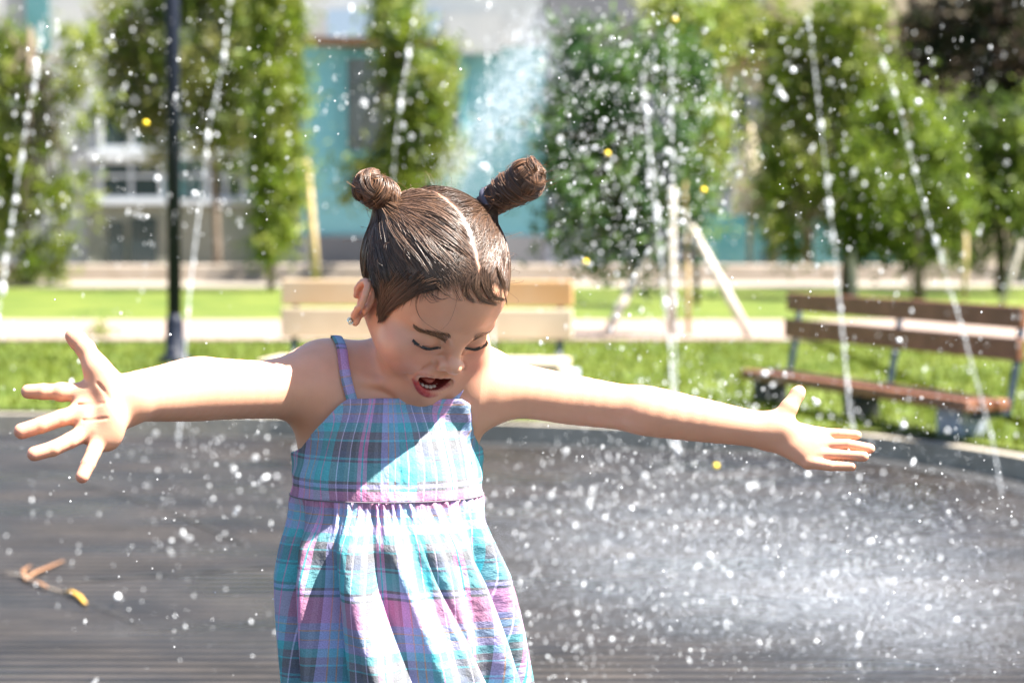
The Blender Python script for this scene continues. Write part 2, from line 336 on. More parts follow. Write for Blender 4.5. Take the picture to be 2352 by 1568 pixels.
tree('drooping_tree', 'loose green tree drooping in front of the wide dark window', basept(900, Y), [W(905, 560, Y), W(930, 300, Y), W(900, 20, Y)],
     PB([(900, 40, 55, 90), (910, 170, 50, 70), (970, 200, 60, 80), (930, 290, 55, 70), (960, 350, 70, 70), (1000, 260, 45, 80), (880, 390, 40, 50), (940, 60, 50, 50), (800, 420, 16, 50), (1010, 150, 40, 60), (1020, 360, 50, 60), (900, 400, 90, 60)], Y), 22000, .036, GL + [(.09, .14, .06)], elong=2.4, droop=.6)
Y = 39
tree('background_tree', 'dense olive tree further back, filling the gap left of the round green tree', basept(1860, Y), [W(1860, 560, Y), W(1870, 300, Y), W(1880, 100, Y)],
     PB([(1820, 300, 90, 90), (1900, 200, 100, 90), (1960, 330, 90, 100), (1880, 430, 90, 90), (1800, 470, 60, 70), (1990, 480, 70, 60)], Y), 14000, .06, [(.07, .09, .03), (.12, .13, .04), (.17, .15, .06)], elong=1.7)
tree('background_tree', 'dense brownish green tree further back, filling the gap right of the round green tree', basept(2230, Y), [W(2230, 560, Y), W(2220, 300, Y), W(2200, 100, Y)],
     PB([(2120, 200, 90, 90), (2220, 330, 100, 100), (2190, 450, 90, 90), (2320, 420, 90, 110), (2400, 250, 90, 120)], Y), 14000, .06, [(.06, .07, .03), (.10, .10, .04), (.13, .10, .05)], elong=1.7)
for bx_, lab_ in ((-330, 'leafy tree beyond the left edge of the view, nearest to it'), (-800, 'leafy tree standing farthest out on the left'), (2800, 'leafy tree beyond the right edge of the view')):
    tree('leafy_tree', lab_, basept(bx_, 33), [W(bx_, 500, 33), W(bx_ + 20, 200, 33), W(bx_, 0, 33)], PB([(bx_, 100, 190, 160), (bx_ - 120, 300, 120, 130), (bx_ + 110, 320, 120, 140), (bx_, 430, 130, 90)], 33), 9000, .06, GL + GO, elong=1.7)
YM = 17.3
tree('magnolia', 'young dark leaved tree held by a tripod of wooden stakes', basept(1548, YM), [W(1548, 640, YM), W(1520, 420, YM), W(1450, 250, YM)],
     PB([(1330, 250, 75, 90), (1310, 420, 65, 90), (1400, 350, 90, 110), (1380, 510, 95, 80), (1480, 450, 80, 90), (1300, 540, 55, 45), (1500, 570, 60, 55), (1440, 200, 100, 90), (1340, 130, 80, 70), (1560, 330, 55, 90), (1480, 640, 40, 30), (1270, 330, 50, 80), (1580, 460, 50, 100), (1590, 200, 50, 90), (1500, 110, 70, 60), (1360, 600, 60, 40)], YM, .4), 11000, .036, GD + [(.035, .08, .03), (.10, .17, .05)], r0=.028, elong=1.5)
Y = 24
tree('young_pale_tree', 'slim yellow-green young tree beside the lavender house window', basept(1600, Y), [W(1600, 500, Y), W(1610, 250, Y), W(1600, 60, Y)],
     PB([(1600, 100, 55, 80), (1615, 240, 42, 80), (1600, 350, 40, 70), (1640, 60, 60, 50), (1590, 440, 30, 60), (1540, 30, 70, 40), (1560, 170, 50, 80), (1620, 340, 45, 110)], Y), 13000, .032, GL, r0=.035, elong=1.8)
Y = 27
tree('tall_light_tree', 'airy light green tree whose branches hang over the closed parasols', basept(1945, Y), [W(1945, 560, Y), W(1930, 300, Y), W(1880, 60, Y)],
     PB([(1800, 60, 90, 70), (1900, 120, 100, 80), (1780, 200, 40, 90), (1930, 260, 60, 80), (1700, 20, 60, 50), (1950, 30, 90, 50), (1800, 540, 45, 70), (1850, 220, 80, 100), (1790, 400, 45, 120), (1980, 180, 80, 80), (1700, 90, 60, 60), (1880, 400, 60, 80)], Y), 26000, .034, GL + [(.28, .30, .10)], elong=1.9)
Y = 26
tree('round_green_tree', 'full green tree with low crown behind the red bench', basept(2110, Y), [W(2110, 620, Y), W(2100, 450, Y), W(2080, 260, Y)],
     PB([(2010, 430, 90, 110), (2100, 360, 90, 110), (2060, 520, 110, 80), (1960, 540, 60, 60), (2170, 470, 60, 100), (2120, 580, 80, 45), (2050, 260, 80, 60), (2000, 330, 60, 80)], Y), 24000, .036, [(.12, .18, .02), (.18, .24, .03), (.07, .11, .015)], elong=1.7)
Y = 28
tree('bushy_green_tree', 'bushy mid green tree at the right edge beside round green tree', basept(2300, Y), [W(2300, 600, Y), W(2290, 420, Y), W(2280, 250, Y)],
     PB([(2260, 380, 90, 100), (2350, 470, 100, 120), (2230, 500, 60, 70), (2330, 300, 90, 90), (2420, 350, 90, 160), (2320, 590, 50, 40), (2190, 300, 60, 80), (2240, 590, 50, 40)], Y), 22000, .036, [(.12, .18, .025), (.19, .25, .04), (.06, .10, .02)], elong=1.7)
Y = 30
tree('dark_tall_tree', 'tall dark brownish tree filling the top right corner', basept(2390, Y), [W(2390, 500, Y), W(2350, 200, Y), W(2250, 20, Y)],
     PB([(2150, 90, 90, 110), (2250, 60, 110, 110), (2350, 120, 90, 130), (2100, 200, 70, 70), (2420, 220, 90, 120), (2300, -60, 160, 80), (2230, 210, 60, 70), (2060, 120, 50, 70), (2320, 260, 90, 90)], Y), 22000, .045, [(.03, .045, .02), (.05, .06, .02), (.07, .05, .04), (.10, .07, .05)], elong=1.6)
# tripod stakes and single stakes
STAKE = mat('weathered_stake', (.42, .37, .32), .85, noise=(20, (.52, .46, .40)))
STAKE2 = mat('tan_stake', (.48, .35, .18), .85, noise=(20, (.55, .42, .24)))
def stake(label, p0, Y0, p1, Y1, wd, M, group=None, name='wooden_stake'):
    a = Vector(W(*p0, Y0)); b = Vector(W(*p1, Y1)); r = wd / 2 * Y0 / FPX
    g = MB(); g.tube([a, a.lerp(b, .5) + Vector((.004, 0, 0)), b, b + (b - a).normalized() * r], [r, r * .97, r * .92, r * .6], 8); o = g.build(name, M, None, True); tag(o, label, 'stake', group); return o
stake('pale leaning stake on the left of the dark leaved tree', (1388, 776), 16.8, (1500, 560), 17.2, 22, STAKE, 'tripod stakes of the dark leaved tree')
stake('pale leaning stake on the right of the dark leaved tree', (1728, 782), 16.8, (1568, 488), 17.2, 22, STAKE, 'tripod stakes of the dark leaved tree')
stake('grey upright stake tied close to the dark leaved tree', (1536, 800), 16.9, (1544, 440), 16.9, 20, STAKE, 'tripod stakes of the dark leaved tree')
stake('tan upright cane just right of the grey upright stake', (1582, 796), 17.2, (1570, 400), 17.2, 13, STAKE2)
stake('tan stake standing beside the columnar tree', (728, 662), 30, (704, 378), 30, 20, STAKE2)
stake('pale stake standing just beyond the left end of the red bench', (1962, 690), 26, (1957, 575), 26, 18, STAKE)
stake('thin brown stake below the bushy green tree', (2215, 690), 26, (2217, 540), 26, 13, STAKE2)
stake('grey leaning prop at the right edge above the red bench', (2296, 712), 24, (2346, 560), 24, 14, STAKE)
# weed by the path
wp = G(232, 778, LZ); r = empty('weed', tuple(wp)); tag(r, 'small pale green weed growing at the edge of the path', 'plant')
foliage('leaves', [((wp[0], wp[1], wp[2] + .10), (.035, .04, .07)), ((wp[0], wp[1], wp[2] + .05), (.05, .05, .03))], 160, .022, [(.30, .34, .10), (.2, .26, .06)], r, elong=2)
MB().tube([wp, wp + np.array([.005, 0, .12])], [.004, .002], 5).build('stem', BARK2, r)

# closed parasols
CANV = mat('cream_canvas', (.70, .62, .45), .9, noise=(6, (.62, .54, .38)), bump=.3, bscale=12)
POLE = mat('pole_wood', (.50, .42, .26), .7)
def parasol(label, px, ytop, ybot, wpx, Y):
    s = FPX / Y; b = W(px, 600, Y); r = empty('closed_parasol', (b[0], Y, .12)); tag(r, label, 'parasol', 'closed cream parasols')
    zt = W(px, ytop, Y)[2]; zb = W(px, ybot, Y)[2]; R = wpx / 2 / s; g = MB(); nn_ = 24; v = []; zs = np.linspace(0, 1, 14)
    for t in zs:
        base = R * (.18 + .82 * min(1, t * 1.25)) * (1 - .25 * max(0, math.sin((t - .55) * 9)) * .6)
        for k in range(nn_):
            a = 2 * math.pi * k / nn_; rr = base * (1 + .28 * math.cos(8 * a + t) * t); v.append((b[0] + rr * math.cos(a) + .12 * t * R, Y + rr * math.sin(a), zt + (zb - zt) * t - .05 * math.cos(8 * a) * t))
    f = [(i * nn_ + k, i * nn_ + (k + 1) % nn_, (i + 1) * nn_ + (k + 1) % nn_, (i + 1) * nn_ + k) for i in range(13) for k in range(nn_)] + [tuple(range(nn_))]
    g.add(v, f); g.build('canopy', CANV, r, True)
    MB().tube([(b[0], Y, .12), (b[0], Y, zt + .12)], .045, 10).build('pole', POLE, r, True)
    MB().lathe((b[0], Y, .05), [(.30, 0), (.30, .07), (.10, .10), (.06, .25)], 16).build('base', M_grey, r)
    MB().tube([(b[0], Y - .002, zt + (zb - zt) * .6), (b[0], Y - .002, zt + (zb - zt) * .66)], R * 1.05, 16).build('strap', CANV, r, True)
    return r
parasol('closed cream parasol with flared hem nearer the lavender house window', 1722, 300, 490, 92, 40)
parasol('closed cream parasol with ragged canopy right of the flared one', 1846, 150, 470, 80, 40)
# small red and black bin by the teal building
p = G(1232, 612, .12); r = empty('litter_bin', tuple(p)); tag(r, 'small red and black bin before the turquoise building', 'bin')
MB().lathe(p, [(.19, 0), (.20, .05), (.20, .28)], 14).build('base', mat('black_plastic', (.02, .02, .02), .5), r, True)
MB().lathe((p[0], p[1], p[2] + .28), [(.20, 0), (.21, .24), (.10, .30)], 14).build('lid', mat('red_plastic', (.35, .03, .03), .4), r, True)

# ------------------------------------------------------------ LAMP POST
YLp = 13.9; b = basept(400, YLp); r = empty('lamp_post', tuple(b)); tag(r, 'tall dark blue-black lamp post standing on the lawn', 'lamp post')
LM = mat('post_paint', (.008, .011, .022), .5, .2, bump=.1)
MB().tube([(b[0], YLp, LZ), (b[0], YLp, 4.1)], .042, 20).build('pole', LM, r, True)
MB().lathe((b[0], YLp, LZ), [(.11, 0), (.11, .03), (.06, .06), (.055, .25), (.043, .30)], 20).build('base', LM, r, True)
MB().lathe((b[0], YLp, 4.1), [(.06, 0), (.16, .06), (.20, .4), (.05, .5), (.02, .6)], 16).build('lantern', mat('lantern_glass', (.7, .7, .66), .3), r, True)

# ------------------------------------------------------------ BENCHES
STEEL = mat('bench_steel', (.02, .035, .055), .4, .5)
def bench(label, L_, corners, woods, planks, seatz, seat_d, legs, legM, arm=True, thick=.03):
    # corners: back-left and back-right points on plan (world XY)
    A = Vector((*corners[0], 0)); B = Vector((*corners[1], 0)); ux = (B - A).normalized(); uy = Vector((ux.y, -ux.x, 0))  # toward the front
    R = Matrix((ux, uy, Vector((0, 0, 1)))).transposed(); ln = (B - A).length
    r = empty('park_bench', tuple(A + Vector((0, 0, LZ)))); tag(r, label, 'bench')
    def pt(x, y, z): return A + ux * x + uy * y + Vector((0, 0, z))
    for z0, z1, yo, M in planks:
        MB().box(pt(ln / 2, yo, (z0 + z1) / 2), (ln, thick, z1 - z0), R, .006).build('back_slat', M, r)
    for k in range(3):
        y0 = .05 + k * seat_d / 3; MB().box(pt(ln / 2, y0 + seat_d / 6, seatz), (ln, seat_d / 3 - .012, .045), R, .008).build('seat_slat', woods, r)
    for x in (.06, ln / 2, ln - .06):
        g = MB(); zt = planks[0][1] - .01; g.tube([pt(x, -.035, zt), pt(x, -.01, (zt + seatz) / 2), pt(x, .03, seatz - .04), pt(x, seat_d * .9, seatz - .045)], .016, 8); g.build('bracket', STEEL, r, True)
    for x, wd, M in legs:
        MB().box(pt(x, seat_d * .60, (seatz - .025 + LZ - .05) / 2), (wd, seat_d * .55, seatz - .025 - LZ + .05), R, .006).build('leg', M, r)
    if arm:
        pass
    return r
redw = mat('red_brown_wood', (.15, .058, .028), .5, .4, noise=(9, (.22, .092, .048)), bump=.2)
YL_ = 10.5; zf = lambda y, Yv: W(1176, y, Yv)[2]
c0 = W(1812, 700, 10.9)[:2]; c1 = W(2352, 740, 8.92)[:2]
CONC = mat('grey_concrete_leg', (.30, .34, .41), .8, noise=(10, (.38, .42, .48))); BLK = mat('dark_leg', (.02, .02, .025), .6)
z1t, z1b, z2t, z2b = zf(671, 10.9), zf(713, 10.9), zf(731, 10.9), zf(774, 10.9); sz = zf(860, 10.75)
lnR = float(np.hypot(*(c1 - c0)))
bench('red-brown wooden bench with dark steel brackets on the right', 2, (c0, c1), redw, [(z1b, z1t, 0, redw), (z2b, z2t, .012, redw)], sz, .21, [(.06, .15, BLK), (lnR * .47, .13, BLK), (lnR - .26, .19, CONC)], CONC)
palew = mat('pale_wood', (.42, .33, .23), .55, .4, noise=(3, (.55, .46, .34))); orangew = mat('orange_wood', (.50, .24, .06), .5, .4, noise=(1.2, (.54, .42, .28)))
c0 = W(648, 700, 10.7)[:2]; c1 = W(1316, 700, 10.5)[:2]; lnL = float(np.hypot(*(c1 - c0)))
bl = bench('pale wooden bench with black brackets behind the child', 2, (c0, c1), palew, [(zf(701, 10.6), zf(643, 10.6), 0, orangew), (zf(776, 10.6), zf(708, 10.6), .01, palew)], zf(832, 10.4), .42, [(.18, .2, CONC), (lnL - .05, .2, CONC)], CONC, thick=.035)
# ------------------------------------------------------------ dry leaves on the floor
def leafmesh(pts_list, z=.012):
    g = MB()
    for pts, wd in pts_list:
        q = [Vector(G(a, b_, 0)) + Vector((0, 0, z + .006 * math.sin(i * 1.7))) for i, (a, b_) in enumerate(pts)]
        g.tube(q, [wd * (.35 + .65 * math.sin(math.pi * min(1, (i + .6) / len(q)))) for i in range(len(q))], 6)
    g.v = [(x_, y_, .006 + (z_ - .006) * .35) for x_, y_, z_ in g.v]
    return g
r = empty('dry_leaf', tuple(G(75, 1340, 0))); tag(r, 'curled brown leaf lying on the wet floor at lower left', 'leaf')
leafmesh([([(60, 1335), (80, 1322), (110, 1308), (145, 1292)], .009), ([(60, 1338), (52, 1318), (70, 1304)], .007), ([(62, 1336), (90, 1346), (110, 1355)], .006)]).build('blade', mat('brown_leaf', (.17, .08, .04), .7, noise=(30, (.26, .13, .06))), r, True)
leafmesh([([(0, 1318), (50, 1330), (100, 1352), (150, 1366)], .004)]).build('stalk', BARK2, r, True)
tag(leafmesh([([(148, 1366), (165, 1368), (182, 1376), (196, 1392)], .009)], .016).build('yellow_leaf', mat('yellow_leaf', (.40, .22, .03), .6, noise=(30, (.50, .30, .05))), None, True), 'small bright yellow leaf lying at the tip of the twig', 'leaf')
# ============================================================ THE CHILD
# body as one implicit surface, meshed with sparse surface nets
HS = 1.035
def head_rot():
    ps, th, ph = rad(34), rad(38.5), rad(2.8)
    B = np.array([[1, 0, 0], [0, -1, 0], [0, 0, 1.]])
    Rx = np.array([[1, 0, 0], [0, math.cos(th), -math.sin(th)], [0, math.sin(th), math.cos(th)]])
    Rz = np.array([[math.cos(ps), -math.sin(ps), 0], [math.sin(ps), math.cos(ps), 0], [0, 0, 1]])
    Ry = np.array([[math.cos(ph), 0, math.sin(ph)], [0, 1, 0], [-math.sin(ph), 0, math.cos(ph)]])
    return Ry @ Rz @ Rx @ B
HR = head_rot(); HC = W(998, 628, 2.532)
def h2w(p): return HC + (np.asarray(p, float) * HS) @ HR.T
def w2h(p): return ((np.asarray(p, float) - HC) @ HR) / HS
def smin(a, b, k):
    h = np.maximum(k - np.abs(a - b), 0) / k; return np.minimum(a, b) - h * h * k * .25
def cap(p, a, b, ra, rb):
    a = np.asarray(a, float); b = np.asarray(b, float); ba = b - a; pa = p - a
    h = np.clip(pa @ ba / (ba @ ba), 0, 1); return np.linalg.norm(pa - h[:, None] * ba, axis=1) - (ra + (rb - ra) * h)
def ell(p, c, r, M=None):
    q = p - np.asarray(c, float)
    if M is not None: q = q @ M
    r = np.asarray(r, float); k0 = np.linalg.norm(q / r, axis=1); k1 = np.linalg.norm(q / (r * r), axis=1) + 1e-9; return k0 * (k0 - 1) / k1
def run(p, prims):
    d = np.full(len(p), 9.0)
    for op, kind, k, args in prims:
        e = cap(p, *args) if kind == 'c' else ell(p, *args)
        d = smin(d, e, k) if op == '+' else -smin(-d, e, k)
    return d
def smooth_chain(pts, k=.002, n=4): # catmull-rom through the joints so that a limb has no rings
    P = np.array([list(p) + [r] for p, r in pts]); P = np.vstack([2 * P[0] - P[1], P, 2 * P[-1] - P[-2]]); out = []
    for i in range(1, len(P) - 2):
        for j in range(n):
            t = j / n; a, b, c, d = P[i - 1:i + 3]; out.append(.5 * (2 * b + (c - a) * t + (2 * a - 5 * b + 4 * c - d) * t * t + (3 * b - a - 3 * c + d) * t ** 3))
    out.append(P[-2]); return chain([(o[:3], o[3]) for o in out], k)
def chain(pts, k, op='+'): # [(point, r),...]
    return [(op, 'c', k, (pts[i][0], pts[i + 1][0], pts[i][1], pts[i + 1][1])) for i in range(len(pts) - 1)]
TY = 2.588
T_ = lambda x, y, Y=TY: W(x, y, Y)
hip = W(885, 1330, TY)
TORSO = [('+', 'e', .03, (T_(890, 1030, TY + 0.004), (.101, .057, .098))), ('+', 'e', .03, (T_(888, 1190, TY + -0.035), (.101, .072, .12))), ('+', 'e', .03, (T_(890, 1360, TY + 0.000), (.098, .072, .10))),
    ('+', 'c', .03, (T_(790, 875, TY + 0.010), T_(1030, 875, TY + 0.010), .040, .040)),
    ('+', 'c', .03, (T_(925, 870, TY + 0.005), T_(955, 745, 2.600), .037, .035))]
TORSO += [('+', 'c', .006, (T_(905, 886, TY - .050), T_(775, 862, TY - .022), .0045, .0050)), ('+', 'c', .006, (T_(955, 886, TY - .050), T_(1062, 866, TY - .022), .0045, .0050))]
TORSO += [('+', 'c', .025, (T_(920, 850, TY + 0.015), T_(745, 862, TY + 0.015), .026, .024)), ('+', 'c', .025, (T_(940, 850, TY + 0.015), T_(1075, 868, TY + 0.015), .026, .024))]
for s, x in ((-1, 835), (1, 945)):
    a = W(x, 1400, TY); kn = np.array([a[0] + s * .006, TY - .01, .275]); an = np.array([a[0] + s * .01, TY + .01, .045])
    TORSO += chain([(a, .058), (kn, .038)], .03) + chain([(kn, .038), (kn * .55 + an * .45 + np.array([0, .012, 0]), .034), (an, .022)], .015)
    TORSO += chain([(an, .022), (an + np.array([s * .006, -.05, -.020]), .020), (an + np.array([s * .012, -.10, -.028]), .016)], .012)
# image-left arm (comes towards the camera)
SL = T_(728, 886, 2.578); EL = W(500, 893, 2.47); WL = W(306, 910, 2.335)
AL = smooth_chain([(SL, .043), (W(660, 890, 2.55), .0345), (W(600, 894, 2.525), .0318), (EL, .0330), (W(450, 893, 2.435), .0340), (W(375, 903, 2.388), .0292), (WL, .0248)])
# image-right arm
SR = T_(1098, 888, 2.582); ER = W(1425, 934, 2.585); WR = W(1755, 988, 2.575)
AR = smooth_chain([(SR, .043), (W(1200, 898, 2.586), .0305), (W(1310, 917, 2.592), .0282), (ER, .0255), (W(1490, 944, 2.58), .0280), (W(1620, 966, 2.578), .0240), (W(1700, 979, 2.576), .0208), (WR, .0200)])
# hands
def WHL(x, y, Y): return W(x, y, Y + (930 - y) * 2.1e-4) # palms turn a little up to the sun
def WHR(x, y, Y): return W(x, y, Y + (1000 - y) * 2.4e-4)
YHL = 2.315
def FL(pts, k=.005, Y=YHL): return chain([(WHL(x, y, Y + dy), r) for x, y, dy, r in pts], k)
HL = []
for x, y, dy, r in ((205, 905, 0, .0105), (192, 945, -.002, .0105), (206, 985, -.001, .0100), (230, 1008, .002, .0095)):
    HL.append(('+', 'c', .014, (WHL(292, 925, 2.33), WHL(x, y, YHL + dy), .0165, r)))
HL += [('+', 'c', .010, (WHL(205, 905, YHL), WHL(192, 945, YHL), .0095, .0095)), ('+', 'c', .010, (WHL(192, 945, YHL), WHL(206, 985, YHL), .0095, .0095)), ('+', 'c', .010, (WHL(206, 985, YHL), WHL(232, 1010, YHL), .0095, .009))]
HL += [('+', 'e', .012, (WHL(243, 885, YHL - .008), (.017, .012, .020))), ('+', 'e', .012, (WHL(255, 975, YHL - .006), (.014, .012, .024)))]
HL += FL([(255, 905, -.004, .0140), (222, 846, -.012, .0118), (196, 800, -.016, .0098)], .009) + FL([(196, 800, -.016, .0098), (178, 781, -.017, .0095), (166, 772, -.018, .0074)], .003)
HL += FL([(205, 900, 0, .0098), (140, 900, -.006, .0084), (138, 900, -.006, .0082)], .007) + FL([(138, 900, -.006, .0082), (100, 899, -.008, .0082), (65, 899, -.007, .0073)], .0015)
HL += FL([(190, 948, -.002, .0098), (140, 960, -.012, .0087)], .006) + FL([(140, 960, -.012, .0085), (95, 976, -.018, .0084)], .0015) + FL([(95, 976, -.018, .0082), (50, 990, -.020, .0080)], .0015)
HL += FL([(205, 988, 0, .0092), (160, 1012, -.014, .0082)], .005) + FL([(160, 1012, -.014, .0080), (122, 1030, -.022, .0078)], .0015) + FL([(122, 1030, -.022, .0076), (79, 1042, -.026, .0073)], .0015)
HL += FL([(228, 1006, 0, .0086), (214, 1040, -.010, .0076)], .004) + FL([(214, 1040, -.010, .0074), (202, 1066, -.016, .0073)], .0015) + FL([(202, 1066, -.016, .0072), (189, 1094, -.018, .0067)], .0015)
HL += [('-', 'c', .004, (WHL(262, 930, YHL - .0215), WHL(226, 880, YHL - .0205), .0001, .0001)), ('-', 'c', .004, (WHL(180, 930, YHL - .013), WHL(235, 925, YHL - .020), .0006, .0005)), ('-', 'c', .003, (WHL(192, 965, YHL - .014), WHL(245, 960, YHL - .021), .0007, .0005))]
YHR = 2.568
HRr = []
for x, y, dy, r in ((1885, 1000, 0, .0092), (1888, 1022, -.001, .0092), (1878, 1044, 0, .009), (1856, 1060, .002, .0085)):
    HRr.append(('+', 'c', .012, (WHR(1775, 992, 2.574), WHR(x, y, YHR + dy), .0155, r)))
def FR(pts, k=.0007): return chain([(WHR(x, y, YHR + dy), r) for x, y, dy, r in pts], k)
HRr += FR([(1788, 972, -.004, .0125), (1812, 936, -.010, .0100)], .010) + FR([(1812, 936, -.010, .0096), (1832, 904, -.012, .0080), (1836, 899, -.012, .0070)], .003)
HRr += FR([(1880, 996, 0, .0072), (1928, 996, -.004, .0058)], .003) + FR([(1928, 996, -.004, .0058), (1968, 999, -.006, .0052)])
HRr += FR([(1884, 1021, -.002, .0075), (1948, 1020, -.010, .0060)], .003) + FR([(1948, 1020, -.010, .0060), (1998, 1030, -.012, .0057)])
HRr += FR([(1876, 1043, -.001, .0072), (1935, 1045, -.010, .0058)], .003) + FR([(1935, 1045, -.010, .0058), (1984, 1048, -.018, .0057)])
HRr += FR([(1856, 1061, 0, .0070), (1910, 1070, -.008, .0056)], .003) + FR([(1910, 1070, -.008, .0056), (1957, 1071, -.012, .0050)])
HRr += [('+', 'e', .010, (WHR(1800, 985, YHR - .008), (.014, .010, .010))), ('-', 'c', .010, (WHR(1418, 905, 2.5585), WHR(1424, 935, 2.5575), .0012, .0012)), ('-', 'c', .003, (WHR(1766, 955, 2.553), WHR(1768, 1022, 2.556), .0008, .0008))]
# head, in its own coordinates: x = towards image right, y = the way the face looks, z = crown
MC = (-.004, .083, -.0785)       # mouth centre
HEAD = [('+', 'e', .01, ((0, -.004, .008), (.0725, .086, .0765))), ('+', 'e', .02, ((0, .040, .012), (.055, .045, .050))), ('+', 'e', .03, ((0, .026, -.048), (.0515, .055, .056)))]
for s in (-1, 1):
    HEAD += [('+', 'c', .022, ((s * .043, -.004, -.056), (s * .014, .056, -.101), .0165, .0155)), ('+', 'e', .020, ((s * .034, .050, -.060), (.024, .027, .025))),
             ('+', 'c', .010, ((s * .010, .0795, -.017), (s * .040, .067, -.010), .0075, .0065))]
HEAD += [('+', 'e', .018, ((0, .069, -.106), (.020, .017, .014))), ('+', 'e', .020, ((0, .077, -.074), (.026, .014, .020)))]
for s in (-1, 1):
    HEAD += [('-', 'e', .012, ((s * .0285, .0865, -.028), (.013, .0085, .008))), ('+', 'e', .006, ((s * .0285, .0695, -.029), (.0150, .0115, .0105))),
             ('+', 'c', .005, ((s * .016, .0800, -.0370), (s * .040, .0735, -.0365), .0030, .0025)),  # raised cheek fold under the closed eye
             ('-', 'c', .003, ((s * .0165, .0805, -.0315), (s * .0285, .0822, -.0345), .0007, .0009)), ('-', 'c', .003, ((s * .0285, .0822, -.0345), (s * .0420, .0735, -.0315), .0009, .0007)),
             ('-', 'c', .004, ((s * .018, .0835, -.0190), (s * .040, .0755, -.0180), .0008, .0008))]
HEAD += [('+', 'c', .010, ((0, .0800, -.020), (0, .0930, -.0430), .0060, .0068)), ('+', 'e', .006, ((0, .0965, -.0465), (.0088, .0085, .0080)))]
for s in (-1, 1):
    HEAD += [('+', 'e', .005, ((s * .0115, .0885, -.0500), (.0066, .0078, .0062))), ('-', 'e', .002, ((s * .0055, .0935, -.0555), (.0020, .0030, .0020))),
             ('-', 'c', .008, ((s * .0155, .0880, -.0500), (s * .0340, .0730, -.0740), .0009, .0012)), ('+', 'e', .014, ((s * .037, .062, -.055), (.018, .016, .016))), ('+', 'e', .016, ((s * .041, .055, -.050), (.018, .018, .018)))]
MW, MHt = .0250, .0158
def mouthpt(a, extra=0, dy=0):  # curve round the open mouth
    x = MW * math.cos(a) * (1 + extra); z = MC[2] + (MHt * math.sin(a) * (1 + extra) * (.75 if math.sin(a) > 0 else 1.0)) + .0080 * (math.cos(a) ** 2); y = .0895 - 10.5 * x * x - (0.004 if math.sin(a) < 0 else 0) * abs(math.sin(a)) + dy
    return np.array([x + MC[0], y, z])
HEAD += [('-', 'e', .004, ((MC[0], .080, MC[2] - .0005), (MW * .91, .026, MHt * .74)))]
NL = 20
for i in range(NL):
    a0, a1 = 2 * math.pi * i / NL, 2 * math.pi * (i + 1) / NL; rr = lambda a: .0014 + .0016 * max(0, -math.sin(a)) + .0003 * max(0, math.sin(a))
    HEAD += [('+', 'c', .0025, (mouthpt(a0), mouthpt(a1), rr(a0), rr(a1)))]
EARS = []
for s in (-1, 1):
    ex = s * .0735; n_ = 14
    def ep(a, q=1): return np.array([ex + s * (.004 + .006 * max(0, -math.cos(a))) , 0.003 - .0125 * math.cos(a) * q * (1.05 if math.sin(a) > 0 else .8), -.036 + .0215 * math.sin(a) * q])
    EARS += [('+', 'e', .008, ((ex - s * .002, .004, -.037), (.0050, .0125, .0210)))]
    for i in range(n_):
        a0 = rad(-70 + 260 * i / n_); a1 = rad(-70 + 260 * (i + 1) / n_); EARS += [('+', 'c', .003, (ep(math.pi - a0), ep(math.pi - a1), .0031, .0031))]
    EARS += [('+', 'e', .004, ((ex + s * .0025, .008, -.0595), (.0040, .0070, .0085))), ('-', 'e', .004, ((ex + s * .0055, .006, -.039), (.0050, .0070, .0105))), ('+', 'e', .003, ((ex + s * .002, .0155, -.040), (.0030, .0035, .0055)))]
HEAD += EARS
BOXES = {}
def pts_of(prims):
    P = []
    for op, kd, k, ar in prims:
        if op == '+':
            if kd == 'c': P += [np.asarray(ar[0]) - ar[2], np.asarray(ar[0]) + ar[2], np.asarray(ar[1]) - ar[3], np.asarray(ar[1]) + ar[3]]
            else: P += [np.asarray(ar[0]) - np.array(ar[1]), np.asarray(ar[0]) + np.array(ar[1])]
    P = np.array(P); return P.min(0), P.max(0)
GROUPS = [(TORSO, 9, .03), (AL, 0, .045), (AR, 0, .045), (HL, 0, .010), (HRr, 0, .010)]
GB = [pts_of(g_[0]) for g_ in GROUPS]
def gdist(p, prims, bb, m=.05):
    q = np.maximum(np.maximum(bb[0] - p, p - bb[1]), 0); far = np.linalg.norm(q, axis=1); d = far + .02; k = far < m
    if k.any(): d[k] = run(p[k], prims)
    return d
HBB = pts_of(HEAD)
def body_sdf(p, parts=('t', 'l', 'r', 'hl', 'hr', 'h')):
    d = np.full(len(p), 9.0)
    for key, (pr, _, kk), bb in zip(('t', 'l', 'r', 'hl', 'hr'), GROUPS, GB):
        if key in parts: d = smin(d, gdist(p, pr, bb), kk)
    if 'h' in parts: d = smin(d, gdist(w2h(p), HEAD, HBB) * HS, .022)
    return d
def axis(segs):
    out = [segs[0][0]]
    for a, b, s in segs:
        n_ = max(1, int(round((b - a) / s))); out += list(a + (b - a) * np.arange(1, n_ + 1) / n_)
    out = np.array(out); return out[:len(out) // 4 * 4 + 1] if (len(out) - 1) % 4 == 0 else np.concatenate([out, out[-1] + (out[-1] - out[-2]) * np.arange(1, 5 - (len(out) - 1) % 4)])
hx0, hx1 = HC[0] - .11, HC[0] + .11
XA = axis([(-.56, W(330, 900, 2.33)[0], .0015), (W(330, 900, 2.33)[0], hx0, .003), (hx0, hx1, .0011), (hx1, W(1740, 900, 2.57)[0], .003), (W(1740, 900, 2.57)[0], .42, .0013)])
ZA = axis([(-.01, .55, .005), (.55, .675, .003), (.675, .735, .0013), (.735, 1.0, .0011)])
YA = axis([(2.20, 2.40, .0016), (2.40, 2.60, .0013), (2.60, 2.74, .0035)])
